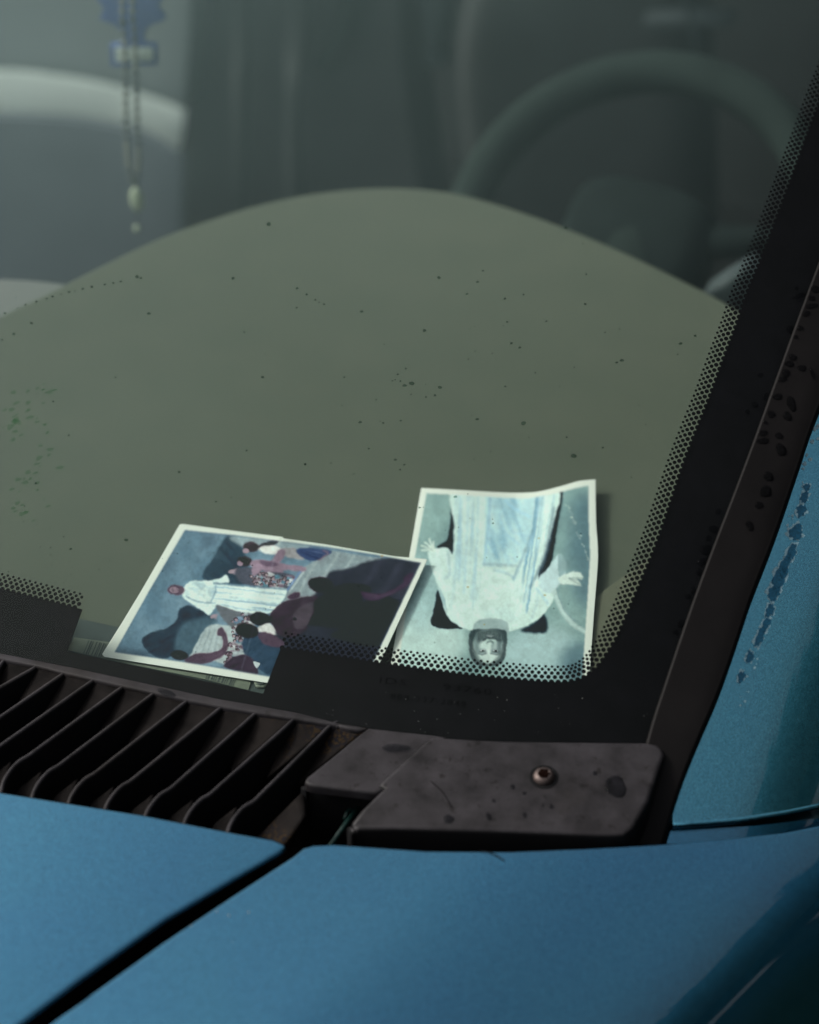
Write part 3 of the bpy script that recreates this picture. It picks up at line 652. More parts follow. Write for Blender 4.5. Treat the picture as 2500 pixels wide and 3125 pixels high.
# ------------------------------------------------------------------ printed cards: colours laid into a fine mesh
def lin(c):
    c = np.asarray(c, float)/255; return np.where(c <= .04045, c/12.92, ((c+.055)/1.055)**2.4)
class Canvas:
    def __init__(s, x0, y0, x1, y1, st, base):
        s.x0, s.y0, s.st = x0, y0, st; s.w = int((x1-x0)/st)+1; s.h = int((y1-y0)/st)+1
        s.X, s.Y = np.meshgrid(x0+np.arange(s.w)*st, y0+np.arange(s.h)*st); s.a = np.tile(np.array(base, float), (s.h, s.w, 1))
    def blur(s, m, r):
        r = int(round(r/s.st))
        if r < 1: return m
        k = np.ones(2*r+1)/(2*r+1)
        for _ in range(2):
            m = np.apply_along_axis(lambda v: np.convolve(np.pad(v, r, 'edge'), k, 'valid'), 0, m)
            m = np.apply_along_axis(lambda v: np.convolve(np.pad(v, r, 'edge'), k, 'valid'), 1, m)
        return m
    def inside(s, pts):
        m = np.zeros((s.h, s.w), bool); P = list(pts)
        for (x1, y1), (x2, y2) in zip(P, P[1:]+P[:1]):
            if y1 == y2: continue
            c = ((s.Y > y1) != (s.Y > y2)) & (s.X < (x2-x1)*(s.Y-y1)/(y2-y1)+x1); m ^= c
        return m.astype(float)
    def put(s, m, col, al=1):
        m = (m*al)[..., None]; s.a = s.a*(1-m)+np.array(col, float)*m
    def poly(s, pts, col, soft=3, al=1, sm=True):
        if sm: pts = smoothpoly(pts, 4, True)
        s.put(s.blur(s.inside(pts), soft*.5), col, al)
    def ell(s, c, rx, ry, col, ang=0, soft=3, al=1):
        dx, dy = s.X-c[0], s.Y-c[1]; u = dx*math.cos(ang)+dy*math.sin(ang); v = -dx*math.sin(ang)+dy*math.cos(ang)
        s.put(s.blur(((u/rx)**2+(v/ry)**2 < 1).astype(float), soft*.6), col, al)
    def line(s, pts, wd, col, soft=2, al=1):
        pts = smoothpoly(pts, 5); m = np.zeros((s.h, s.w))
        for (x1, y1), (x2, y2) in zip(pts, pts[1:]):
            L2 = (x2-x1)**2+(y2-y1)**2+1e-9; t = np.clip(((s.X-x1)*(x2-x1)+(s.Y-y1)*(y2-y1))/L2, 0, 1)
            d = np.hypot(s.X-x1-t*(x2-x1), s.Y-y1-t*(y2-y1)); m = np.maximum(m, (d < wd/2+.5))
        s.put(s.blur(m.astype(float), soft), col, al)
    def noise(s, size):
        gw, gh = int(s.w*s.st/size)+3, int(s.h*s.st/size)+3; g = RNG.uniform(-1, 1, (gh, gw))
        x = (s.X-s.x0)/size; y = (s.Y-s.y0)/size; i, j = x.astype(int), y.astype(int); fx, fy = x-i, y-j; fx = fx*fx*(3-2*fx); fy = fy*fy*(3-2*fy)
        return (g[j, i]*(1-fx)+g[j, i+1]*fx)*(1-fy)+(g[j+1, i]*(1-fx)+g[j+1, i+1]*fx)*fy
    def warp(s, amp, size):
        x = np.clip((s.X-s.x0+amp*s.noise(size)+amp*.2*s.noise(size*.5))/s.st, 0, s.w-1).astype(int); y = np.clip((s.Y-s.y0+amp*s.noise(size)+amp*.2*s.noise(size*.5))/s.st, 0, s.h-1).astype(int); s.a = s.a[y, x]
    def grey(s, k): s.a = s.a*(1-k)+s.a.mean(2, keepdims=True)*k
    def noise2(s, sx, sy, ang=0):
        X = (s.X-s.x0)*math.cos(ang)+(s.Y-s.y0)*math.sin(ang)+4000; Y = -(s.X-s.x0)*math.sin(ang)+(s.Y-s.y0)*math.cos(ang)+4000
        x, y = X/sx, Y/sy; i, j = x.astype(int), y.astype(int); g = RNG.uniform(-1, 1, (int(y.max())+3, int(x.max())+3)); fx, fy = x-i, y-j; fx = fx*fx*(3-2*fx); fy = fy*fy*(3-2*fy)
        return (g[j, i]*(1-fx)+g[j, i+1]*fx)*(1-fy)+(g[j+1, i]*(1-fx)+g[j+1, i+1]*fx)*fy
    def drape(s, pts, sx, sy, ang, dark, lite, k=1.0):
        m = s.blur(s.inside(smoothpoly(pts, 4, True)), 3); n = s.noise2(sx, sy, ang)*.7+s.noise2(sx*.5, sy*.6, ang)*.5
        s.put(m*np.clip(-n*1.3-.1, 0, 1), dark, k); s.put(m*np.clip(n*1.2-.2, 0, 1), lite, k*.8)
    def folk(s, c, z, skin, cloth, hair):
        x, y = c; s.ell((x+z*.95, y+z*.1), z*1.0, z*.55, cloth, .14, 1.5); s.ell((x+z*.8, y-z*.25), z*.6, z*.2, tuple(min(255, v+34) for v in cloth), .14, 1.5, .7)
        s.ell((x, y), z*.42, z*.36, hair, 0, 1); s.ell((x+z*.06, y+z*.12), z*.28, z*.24, skin, 0, 1)
    def sample(s, p):
        x = np.clip((p[:, 0]-s.x0)/s.st, 0, s.w-1.01); y = np.clip((p[:, 1]-s.y0)/s.st, 0, s.h-1.01); i, j = x.astype(int), y.astype(int); fx = (x-i)[:, None]; fy = (y-j)[:, None]
        return (s.a[j, i]*(1-fx)+s.a[j, i+1]*fx)*(1-fy)+(s.a[j+1, i]*(1-fx)+s.a[j+1, i+1]*fx)*fy
WHITE_SEEN = lin((198, 216, 196)); VEIL = np.array([.019, .023, .023])
def ink(seen):
    return np.clip((lin(seen)-VEIL)/(WHITE_SEEN-VEIL)*np.array([.92, .87, .82]), .0035, .93)
def resample(poly, n):
    P = np.array(poly, float); s = np.concatenate([[0], np.cumsum(np.hypot(*np.diff(P, axis=0).T))]); t = np.linspace(0, s[-1], n)
    return np.stack([np.interp(t, s, P[:, 0]), np.interp(t, s, P[:, 1])], 1)
def card(name, top, bot, lef, rig, zfun, cv, nu, nv_):
    T, B, Lf, Rg = resample(top, nu), resample(bot, nu), resample(lef, nv_), resample(rig, nv_)
    s = np.linspace(0, 1, nu)[None, :, None]; t = np.linspace(0, 1, nv_)[:, None, None]
    C = (1-t)*T[None]+t*B[None]+(1-s)*Lf[:, None]+s*Rg[:, None]-((1-s)*(1-t)*T[0]+s*(1-t)*T[-1]+(1-s)*t*B[0]+s*t*B[-1])
    px = C.reshape(-1, 2); S, Tt = np.meshgrid(np.linspace(0, 1, nu), np.linspace(0, 1, nv_)); z = zfun(S.ravel(), Tt.ravel())
    d = rays(px); tt = (z-EYE[2])/d[:, 2]; W = EYE[None]+d*tt[:, None]
    n = len(W); V = np.concatenate([W, W-np.array([0, 0, .00035])])
    idx = np.arange(n).reshape(nv_, nu); a, b, c, e = idx[:-1, :-1].ravel(), idx[:-1, 1:].ravel(), idx[1:, 1:].ravel(), idx[1:, :-1].ravel()
    F = np.concatenate([np.stack([a, e, c, b], 1), np.stack([a, b, c, e], 1)+n])
    ring = np.concatenate([idx[0, :], idx[1:, -1], idx[-1, -2::-1], idx[-2:0:-1, 0]]); r2 = np.roll(ring, -1)
    F = np.concatenate([F, np.stack([ring, r2, r2+n, ring+n], 1)])
    me = bpy.data.meshes.new(name); me.from_pydata(V.tolist(), [], F.tolist())
    col = np.array([ink(c) for c in cv.sample(px)]) if False else None
    smp = cv.sample(px); L = lin(smp); L = np.clip((L-VEIL)/(WHITE_SEEN-VEIL)*np.array([.92, .87, .82]), .0035, .93)
    col = np.concatenate([L, np.full((n, 3), .7)]); col = np.concatenate([col, np.ones((2*n, 1))], 1)
    at_ = me.color_attributes.new('print', 'FLOAT_COLOR', 'POINT'); at_.data.foreach_set('color', col.ravel())
    m, nt, bs = mat_new('printed_'+name); ca = nt.nodes.new('ShaderNodeVertexColor'); ca.layer_name = 'print'
    g = mix(nt, .10, ca.outputs[0], mix(nt, 1, ca.outputs[0], ramp(nt, nz(nt, 1800, 2), [(.3, (.6,)*3), (.7, (1.4,)*3)]), 'MULTIPLY'))
    nt.links.new(g, bs.inputs['Base Color']); bs.inputs['Roughness'].default_value = .35; bs.inputs['Specular IOR Level'].default_value = .35
    return link(name, me, m)

# card with the crowd scene, lying on its side
Z1 = lambda P: [(250+x/2.654, 1550+y/2.654) for x, y in P]
Z2 = lambda P: [(700+x/2.654, 1580+y/2.654) for x, y in P]
PAPER = (198, 216, 196)
cv = Canvas(290, 1580, 1330, 2160, 1.5, PAPER)
pic = [(565, 1618), (720, 1634), (858, 1652), (1000, 1670), (1150, 1694), (1284, 1718), (1158, 1979), (1096, 2108), (819, 2064), (560, 2020), (351, 1990), (455, 1805)]
inpic = cv.blur(cv.inside(pic), 1)
keep = cv.a.copy()
n1, n2, n3 = cv.noise(90), cv.noise(35), cv.noise(9)
Z9 = lambda P: [(290+x/1.6587, 1580+y/1.6587) for x, y in P]
cv.put(np.ones((cv.h, cv.w)), (98, 126, 136)); cv.put(np.clip(.4+.7*n1+.3*n2, 0, 1), (128, 156, 162), .75); cv.put(np.clip(-.15+.8*cv.noise(70)+.35*n2, 0, 1), (68, 86, 98), .85)
cv.poly(Z9([(540, 305), (600, 200), (650, 110), (690, 92), (745, 150), (770, 250), (800, 330), (670, 332)]), (58, 76, 86), 5); cv.drape(Z9([(560, 300), (650, 120), (740, 150), (770, 320)]), 60, 12, .9, (48, 64, 76), (80, 102, 110), .7)
cv.poly(Z9([(690, 90), (1000, 118), (1100, 150), (980, 175), (760, 150)]), (150, 170, 166), 6, .8)
cv.poly(Z9([(235, 612), (300, 575), (360, 560), (410, 520), (430, 460), (480, 445), (570, 490), (600, 520), (520, 600), (480, 685), (400, 690), (340, 715), (270, 680)]), (56, 70, 80), 4); cv.drape(Z9([(240, 620), (410, 520), (470, 450), (580, 500), (480, 680), (300, 690)]), 50, 12, -.5, (46, 58, 68), (76, 92, 100), .7)
cv.poly(Z9([(400, 645), (440, 540), (560, 500), (620, 520), (560, 590), (490, 690), (430, 700)]), (84, 108, 116), 8, .9)
cv.poly(Z9([(530, 600), (570, 548), (640, 540), (720, 560), (740, 640), (780, 710), (700, 748), (600, 725), (480, 700), (490, 680)]), (160, 178, 172), 4)
for k in range(5): cv.line(Z9([(560+22*k, 560+4*k), (505+30*k, 690+6*k)]), 2.5, (128, 148, 148), 2, .6)
cv.poly(Z9([(720, 250), (990, 285), (975, 360), (800, 345), (730, 320)]), (84, 90, 98), 4); cv.poly(Z9([(620, 440), (800, 480), (790, 560), (700, 560), (640, 500)]), (104, 112, 114), 4)
SK = [(160, 136, 140), (144, 118, 124), (172, 152, 150)]; CL = [(150, 166, 162), (104, 130, 142), (124, 100, 110), (78, 92, 104), (142, 132, 134), (92, 132, 140), (172, 184, 178)]; HR = [(70, 62, 68), (84, 70, 74), (98, 84, 84)]
for reg, n_ in ((Z9([(770, 265), (980, 300), (960, 350), (800, 335)]), 44), (Z9([(680, 480), (790, 490), (770, 560), (740, 640), (700, 730), (640, 730), (690, 600)]), 54)):
    P_ = np.array(reg); cand = []; mreg = cv.inside(reg)
    while len(cand) < n_:
        x, y = RNG.uniform(P_[:, 0].min(), P_[:, 0].max()), RNG.uniform(P_[:, 1].min(), P_[:, 1].max())
        if mreg[int((y-cv.y0)/cv.st), int((x-cv.x0)/cv.st)]: cand.append((x, y))
    for c in sorted(cand): cv.folk(c, RNG.uniform(9, 17), SK[RNG.integers(3)], CL[RNG.integers(7)], HR[RNG.integers(3)])
# steps, and the shade over them
cv.poly(Z9([(975, 370), (1050, 250), (1120, 215), (1200, 165), (1650, 235), (1440, 670), (900, 560)]), (134, 152, 150), 3, 1, False)
for x in (0, 75, 150, 235, 330, 430): cv.line(Z9([(1160+x, 165+x*.16), (1080+x, 290+x*.16), (1020+x, 400+x*.12)]), 6, (164, 182, 176), 3, .7)
cv.poly(Z9([(1190, 275), (1290, 255), (1420, 212), (1660, 236), (1470, 720), (1250, 790), (930, 700), (890, 560), (1060, 430), (1150, 340)]), (56, 60, 68), 7, .95)
for x in (0, 110, 200): cv.line(Z9([(1440+x, 218+x*.1), (1330+x, 400)]), 9, (84, 88, 100), 7, .6)
cv.line(Z9([(972, 365), (1045, 262)]), 5, (112, 142, 170), 2, .9); cv.line(Z9([(985, 372), (1058, 268)]), 4, (176, 194, 188), 2, .9)
# two young figures leaning over the steps
cv.poly(Z9([(825, 140), (900, 112), (930, 120), (860, 160)]), (58, 54, 62), 2); cv.ell(Z9([(788, 146)])[0], 25, 15, (74, 56, 62), .1, 2); cv.ell(Z9([(762, 166)])[0], 10, 8, (170, 144, 148), .2, 1); cv.line(Z9([(770, 135), (800, 128)]), 3, (112, 88, 92), 2, .7)
cv.poly(Z9([(828, 152), (880, 138), (935, 150), (945, 182), (862, 182)]), (196, 206, 194), 2); cv.poly(Z9([(930, 160), (1000, 150), (1030, 175), (1060, 210), (1000, 205), (940, 185)]), (146, 150, 146), 3)
cv.poly(Z9([(1015, 165), (1080, 150), (1195, 168), (1150, 202), (1110, 218), (1060, 208)]), (66, 82, 110), 2); cv.drape(Z9([(1020, 165), (1190, 168), (1110, 215)]), 60, 6, .3, (50, 60, 84), (106, 122, 142), .8); cv.line(Z9([(1150, 165), (1180, 180), (1130, 212)]), 3, (150, 122, 126), 1, .8)
cv.poly(Z9([(925, 168), (962, 165), (955, 198), (905, 252), (882, 246)]), (152, 124, 132), 2)
cv.ell(Z9([(757, 219)])[0], 23, 14, (70, 52, 58), .1, 2); cv.ell(Z9([(732, 230)])[0], 9, 7, (164, 136, 142), .2, 1)
cv.poly(Z9([(788, 222), (850, 212), (960, 234), (1064, 250), (1050, 270), (960, 262), (940, 278), (860, 264), (800, 250)]), (158, 130, 138), 2); cv.poly(Z9([(800, 250), (840, 262), (812, 292), (792, 284)]), (160, 132, 140), 2); cv.poly(Z9([(830, 216), (900, 222), (930, 240), (860, 246)]), (122, 94, 106), 3)
# standing figure in a long pale robe, arms held out
cv.poly(Z9([(440, 395), (455, 345), (490, 320), (560, 318), (620, 308), (665, 288), (676, 326), (640, 332), (750, 345), (860, 352), (965, 360), (950, 420), (895, 478), (780, 482), (700, 468), (620, 440), (605, 458), (575, 492), (535, 465), (480, 430)]), (194, 218, 206), 2)
cv.drape(Z9([(620, 335), (860, 355), (960, 362), (945, 425), (890, 474), (700, 464), (600, 425)]), 190, 7, .12, (136, 168, 174), (210, 230, 216), .75); cv.drape(Z9([(445, 390), (490, 325), (620, 325), (600, 430), (490, 420)]), 26, 12, .4, (152, 182, 182), (208, 228, 214), .6)
cv.line(Z9([(600, 330), (770, 344), (960, 362)]), 4, (104, 132, 142), 2, .8); cv.line(Z9([(612, 340), (606, 380), (585, 425)]), 2.5, (110, 140, 150), 1.5, .8); cv.line(Z9([(460, 395), (520, 425), (605, 432)]), 3, (112, 142, 152), 2, .7); cv.line(Z9([(640, 440), (760, 462), (880, 470)]), 4, (150, 178, 180), 2, .8)
cv.ell(Z9([(410, 364)])[0], 26, 15, (108, 80, 92), .05, 2); cv.ell(Z9([(402, 364)])[0], 15, 9, (156, 128, 134), .05, 1); cv.ell(Z9([(432, 366)])[0], 9, 7, (118, 90, 98), .05, 2); cv.line(Z9([(392, 358), (396, 370)]), 1.5, (80, 62, 70), 1, .8)
for p in ((690, 270), (596, 498)):
    cv.ell(Z9([p])[0], 9, 6, (160, 142, 144), -.3, 1)
    for q in range(4): cv.line(Z9([p, (p[0]+26-4*q, p[1]-10+8*q)]), 2, (166, 148, 150), .8, .9)
# seated figures from behind, in shade
def sil(body, bc, head=None, rx=0, hc=None, k=.6):
    cv.poly(body, bc, 3); cv.drape(body, 40, 11, -.5, tuple(v*.78 for v in bc), tuple(v+16 for v in bc), k)
    if head: cv.ell(head, rx, rx*.62, hc, .15, 2); cv.ell((head[0]-4, head[1]-4), rx*.6, rx*.28, tuple(v+14 for v in hc), .15, 3, .6)
sil(Z9([(1385, 400), (1480, 395), (1545, 440), (1500, 540), (1430, 650), (1200, 600), (1250, 550)]), (40, 44, 56))
sil(Z9([(1200, 355), (1260, 335), (1330, 332), (1395, 350), (1380, 388), (1345, 402), (1360, 440), (1385, 475), (1330, 525), (1250, 552), (1130, 548), (1062, 532), (1085, 470), (1110, 420), (1160, 385)]), (38, 42, 48), Z9([(1142, 338)])[0], 38, (58, 42, 52))
cv.poly(Z9([(1340, 368), (1390, 380), (1440, 385), (1500, 365), (1558, 330), (1565, 300), (1602, 278), (1614, 285), (1600, 322), (1570, 350), (1500, 388), (1430, 416), (1368, 412)]), (90, 66, 80), 2); cv.line(Z9([(1380, 392), (1450, 398), (1520, 370)]), 4, (112, 88, 98), 3, .5)
sil(Z9([(885, 492), (930, 440), (990, 414), (1060, 400), (1118, 396), (1115, 420), (1080, 440), (1112, 472), (1070, 540), (1075, 562), (1000, 602), (930, 592), (900, 550)]), (78, 62, 70), Z9([(838, 512)])[0], 34, (40, 38, 44))
cv.poly(Z9([(1010, 474), (1105, 426), (1075, 540), (1012, 560)]), (94, 88, 92), 4, .7); cv.poly(Z9([(975, 400), (1010, 378), (1035, 380), (1030, 402), (990, 412)]), (96, 70, 82), 2)
cv.poly(Z9([(815, 562), (880, 530), (916, 592), (850, 588)]), (188, 198, 188), 2)
sil(Z9([(748, 612), (820, 578), (880, 600), (952, 640), (930, 705), (900, 800), (800, 745), (758, 690)]), (64, 84, 98), Z9([(768, 572)])[0], 36, (52, 44, 50))
cv.poly(Z9([(825, 590), (880, 582), (955, 630), (940, 652), (860, 642)]), (104, 80, 90), 2)
cv.ell(Z9([(425, 695)])[0], 27, 15, (48, 46, 52), .1, 2)
cv.poly(Z9([(450, 722), (500, 690), (560, 685), (630, 670), (648, 640), (640, 602), (620, 592), (624, 562), (642, 552), (658, 575), (669, 602), (673, 650), (655, 692), (600, 722), (540, 738), (480, 742)]), (102, 78, 88), 2); cv.line(Z9([(655, 600), (660, 650), (630, 690), (560, 705)]), 4, (126, 100, 108), 3, .6)
sil(Z9([(650, 742), (740, 690), (800, 720), (818, 795), (700, 772)]), (80, 64, 74)); cv.poly(Z9([(800, 730), (832, 734), (816, 762)]), (176, 192, 186), 1)
cv.warp(1.2, 16); cv.a[..., 0] -= .6*np.clip(cv.a[..., 0]-cv.a[..., 1], 0, 99); cv.a = 255*(np.clip(cv.a, 1, 255)/255)**1.16; cv.a = 108+(cv.a-106)*1.12; cv.a *= (1+.05*n3+.05*cv.noise(22)+.04*cv.noise(4.5))[..., None]
cv.a = keep*(1-inpic[..., None])+np.clip(cv.a, 0, 255)*inpic[..., None]
edge = cv.blur(cv.inside(pic), 2)-cv.blur(cv.inside(inset(pic, 3)), 2); cv.put(np.clip(edge, 0, 1), (60, 84, 100), .5)
cv.line([(858, 1640), (850, 1662)], 2, (170, 190, 168), 1, .9); cv.ell((1166, 1697), 4, 2.5, (150, 130, 70), 0, 1, .9)
cv.line([(852, 1655), (730, 2066)], 2, (150, 170, 172), 2, .25)
zf = lambda s, t: .9566+.0026*np.exp(-((s-.42)/.05)**2)*(1-t)*.6+.0035*s*(1-t)+.0012*np.sin(s*5)*(1-t)
c1 = card('crowd_picture_card', [(549, 1600), (560, 1599), (700, 1618), (850, 1637), (862, 1638), (866, 1643), (1000, 1662), (1200, 1697), (1300, 1706), (1304, 1709)], [(312, 1996), (318, 2004), (560, 2043), (830, 2086), (1100, 2132)],
          [(549, 1600), (430, 1805), (370, 1904), (312, 1996)], [(1304, 1709), (1240, 1850), (1166, 2010), (1100, 2132)], zf, cv, 440, 270)
tag(c1, 'curled white-bordered card showing a crowd and pale robed figure, turned sideways', 'picture card')

# card with the single robed figure, upside down
Z4 = lambda P: [(1150+x/2.3, 1420+y/2.3) for x, y in P]
cv = Canvas(1170, 1440, 1850, 2120, 1.5, (199, 217, 197))
pic = Z4([(350, 197), (600, 210), (900, 230), (1060, 235), (1250, 200), (1400, 160), (1486, 143), (1488, 400), (1497, 640), (1475, 1000), (1445, 1440), (1440, 1560), (140, 1560), (165, 1310), (240, 800)])
inpic = cv.blur(cv.inside(pic), 1); keep = cv.a.copy()
n1, n2, n3 = cv.noise(110), cv.noise(40), cv.noise(12)
cv.put(np.ones((cv.h, cv.w)), (138, 170, 160)); cv.put(np.clip(.4+.6*n1+.3*n2, 0, 1), (104, 134, 132), .6)
cv.ell(Z4([(330, 1250)])[0], 130, 110, (180, 210, 196), 0, 40, .9); cv.ell(Z4([(1150, 1330)])[0], 130, 90, (166, 198, 190), 0, 40, .8); cv.ell(Z4([(320, 900)])[0], 60, 120, (160, 194, 186), 0, 40, .7)
cv.ell(Z4([(1480, 600)])[0], 60, 180, (88, 116, 122), 0, 40, .7); cv.ell(Z4([(1420, 1380)])[0], 60, 60, (92, 120, 124), 0, 30, .8)
DK = (34, 44, 52)
cv.poly(Z4([(525, 190), (575, 190), (552, 400), (540, 610), (420, 578), (490, 520), (515, 380)]), DK, 4)
cv.poly(Z4([(1235, 180), (1305, 180), (1265, 430), (1228, 660), (1150, 790), (1110, 780), (1190, 560), (1232, 400)]), DK, 4)
cv.poly(Z4([(430, 870), (470, 960), (520, 1070), (620, 1140), (392, 1128), (402, 1000)]), DK, 3)
cv.poly(Z4([(1170, 1030), (1188, 1168), (1010, 1160), (1110, 1100)]), (46, 58, 64), 5)
RB = (190, 220, 204)
cv.poly(Z4([(562, 150), (1240, 150), (1236, 400), (1180, 620), (1130, 800), (1240, 900), (1190, 1020), (1090, 1105), (990, 1145), (900, 1165), (650, 1155), (520, 1090), (468, 1000), (430, 860), (358, 640), (372, 600), (490, 574), (534, 620), (540, 420)]), RB, 3)
cv.poly(Z4([(1130, 800), (1200, 720), (1280, 618), (1330, 690), (1310, 790), (1230, 890), (1160, 880)]), (178, 208, 200), 3)
cv.poly(Z4([(795, 150), (1120, 150), (1105, 400), (1060, 520), (990, 680), (880, 700), (755, 690), (768, 480)]), (172, 210, 204), 5)
cv.drape(Z4([(562, 150), (790, 150), (770, 480), (750, 760), (640, 1060), (520, 1000), (540, 420)]), 11, 210, .03, (152, 190, 192), (204, 230, 214), .7)
cv.drape(Z4([(1120, 150), (1240, 150), (1236, 400), (1180, 620), (1080, 1000), (980, 1000), (1000, 760), (1100, 420)]), 10, 190, .16, (112, 158, 174), (206, 236, 224), .9)
cv.drape(Z4([(795, 150), (1115, 150), (1090, 420), (980, 690), (760, 690), (770, 480)]), 26, 90, -.35, (138, 180, 186), (204, 230, 214), .9)
cv.drape(Z4([(760, 700), (980, 700), (1000, 1080), (640, 1080)]), 50, 40, .2, (176, 208, 196), (204, 230, 214), .5)
cv.drape(Z4([(370, 620), (490, 590), (530, 780), (520, 1050), (470, 980), (400, 760)]), 16, 90, -.2, (128, 164, 166), (200, 228, 216), .8)
for pts, wd, c, al in (([(800, 200), (775, 480), (750, 700)], 9, (112, 160, 178), .8), ([(1120, 200), (1095, 450), (960, 800)], 10, (70, 112, 134), .85), ([(1170, 200), (1140, 500), (1030, 960)], 8, (124, 168, 180), .7),
                       ([(1240, 300), (1180, 620), (1080, 850)], 12, (48, 72, 90), .8), ([(640, 180), (630, 500), (610, 900)], 7, (150, 194, 202), .8), ([(710, 180), (700, 560), (660, 940)], 6, (152, 196, 202), .8), ([(590, 180), (580, 500), (570, 800)], 6, (150, 192, 198), .7),
                       ([(860, 330), (900, 470), (1000, 550)], 8, (120, 176, 196), .7), ([(760, 490), (830, 610), (900, 560)], 5, (110, 160, 176), .7), ([(900, 240), (960, 300), (1080, 360)], 8, (124, 182, 206), .7), ([(930, 400), (960, 470), (1080, 500)], 6, (120, 170, 190), .7),
                       ([(750, 690), (860, 695), (985, 705)], 6, (84, 114, 120), .8), ([(820, 735), (900, 750), (965, 790)], 6, (96, 140, 158), .7), ([(1120, 860), (1180, 940), (1200, 980)], 6, (110, 164, 190), .7), ([(500, 600), (510, 760), (480, 790)], 8, (120, 152, 156), .8), ([(470, 780), (540, 770), (520, 1000)], 5, (150, 188, 186), .7), ([(1130, 880), (1120, 980), (1080, 1080)], 6, (130, 170, 176), .6)):
    cv.line(Z4(pts), wd/2.2, c, 3, al*.75); cv.line([(x+4, y) for x, y in Z4(pts)], wd/2, (206, 234, 222), 4, al*.5)
for q in ((312, 596), (314, 566), (338, 538), (368, 516), (398, 532)): cv.line(Z4([(396, 590), ((q[0]+396)/2, (q[1]+586)/2), q]), 4.6, (194, 218, 200), 1, .95)
cv.ell(Z4([(386, 584)])[0], 13, 9, (192, 216, 198), .6, 2); cv.line(Z4([(352, 566), (392, 596)]), 1.6, (120, 146, 140), 1, .5)
cv.poly(Z4([(1270, 790), (1300, 770), (1380, 742), (1430, 748), (1452, 785), (1440, 805), (1400, 790), (1430, 832), (1440, 850), (1380, 836), (1290, 832)]), (188, 212, 196), 2, 1, False)
for q in ((1448, 790), (1440, 812), (1436, 845)): cv.line(Z4([(1350, 790), q]), 2, (112, 134, 128), 1.5, .6)
cv.poly(Z4([(1275, 625), (1325, 650), (1340, 720), (1310, 760), (1278, 770)]), (124, 154, 150), 4, .7)
cv.line(Z4([(1240, 880), (1290, 1000), (1370, 1110), (1460, 1165)]), 13, (176, 204, 192), 3, .9); cv.line(Z4([(1260, 860), (1310, 1000), (1390, 1100)]), 2.5, (120, 146, 146), 2, .6)
cv.poly(Z4([(680, 1110), (740, 1080), (860, 1075), (915, 1110), (910, 1190), (700, 1190)]), (150, 176, 168), 4)
cv.poly(Z4([(650, 1170), (700, 1150), (870, 1150), (912, 1170), (908, 1260), (895, 1350), (850, 1400), (780, 1412), (705, 1400), (660, 1340), (645, 1250)]), (66, 80, 80), 4)
pass
cv.ell(Z4([(780, 1272)])[0], 46, 54, (168, 196, 182), 0, 4)
cv.ell(Z4([(790, 1325)])[0], 30, 20, (190, 214, 200), 0, 10, .9); cv.ell(Z4([(745, 1262)])[0], 13, 12, (188, 212, 198), 0, 10, .8); cv.ell(Z4([(828, 1262)])[0], 11, 12, (176, 200, 190), 0, 10, .7)
cv.ell(Z4([(700, 1262)])[0], 8, 34, (96, 116, 114), 0, 8, .7); cv.ell(Z4([(858, 1262)])[0], 8, 34, (88, 106, 106), 0, 8, .8)
cv.poly(Z4([(692, 1200), (720, 1160), (795, 1148), (868, 1160), (890, 1205), (868, 1245), (840, 1222), (795, 1212), (748, 1222), (712, 1248)]), (84, 100, 98), 6, .85)
for k in range(26):
    x = 706+7*k; cv.line(Z4([(x, 1155+abs(13-k)*1.5), (x+RNG.uniform(-6, 6), 1215+abs(13-k)*1.2)]), 1.3, (44, 54, 56) if k % 2 else (108, 124, 120), 1, .6)
cv.ell(Z4([(795, 1196)])[0], 12, 3.4, (150, 166, 158), 0, 1, .9); cv.line(Z4([(768, 1198), (795, 1194), (824, 1198)]), 1.5, (60, 70, 72), 1, .8)
cv.line(Z4([(745, 1226), (770, 1212), (797, 1216), (825, 1212), (846, 1226)]), 4, (64, 76, 76), 1.5, .85)
for x in (738, 832):
    cv.ell(Z4([(x, 1302)])[0], 13, 7, (118, 138, 134), 0, 4, .8); cv.ell(Z4([(x, 1298)])[0], 7.5, 3, (196, 212, 202), 0, 1, .8); cv.ell(Z4([(x+2, 1299)])[0], 3.2, 3, (38, 46, 48), 0, 1)
    cv.line(Z4([(x-22, 1302), (x, 1308), (x+22, 1302)]), 1.6, (50, 60, 62), 1, .9); cv.line(Z4([(x-30, 1318), (x, 1326), (x+30, 1316)]), 3, (92, 110, 108), 1.5, .85)
cv.line(Z4([(806, 1310), (812, 1270), (816, 1246)]), 3.4, (110, 132, 128), 3, .8); cv.line(Z4([(772, 1244), (792, 1236), (814, 1244)]), 2.4, (74, 92, 90), 1, .9); cv.line(Z4([(790, 1300), (790, 1250)]), 4, (200, 220, 206), 3, .7)
for k in range(9): cv.line(Z4([(652+3*k, 1215+6*k), (650+4*k, 1290), (672+7*k, 1365), (720+8*k, 1402)]), 1.4, (52, 62, 64) if k % 2 else (128, 144, 138), 1, .5); cv.line(Z4([(908-3*k, 1215+6*k), (908-4*k, 1290), (884-7*k, 1365), (840-8*k, 1402)]), 1.4, (52, 62, 64) if k % 2 else (124, 140, 134), 1, .5)
for k in range(40):
    a = RNG.uniform(0, 1); cv.ell(Z4([(1310+180*a+RNG.normal(0, 6), 200+470*a)])[0], 2.6, 1.6, (184, 204, 186), .8, 0, .6)
cv.warp(1.6, 14); cv.a = 148+(cv.a-150)*1.16; cv.a *= .965; cv.a *= (1+.03*n3+.03*cv.noise(24)+.03*cv.noise(4.5))[..., None]
cv.a = keep*(1-inpic[..., None])+np.clip(cv.a, 0, 255)*inpic[..., None]
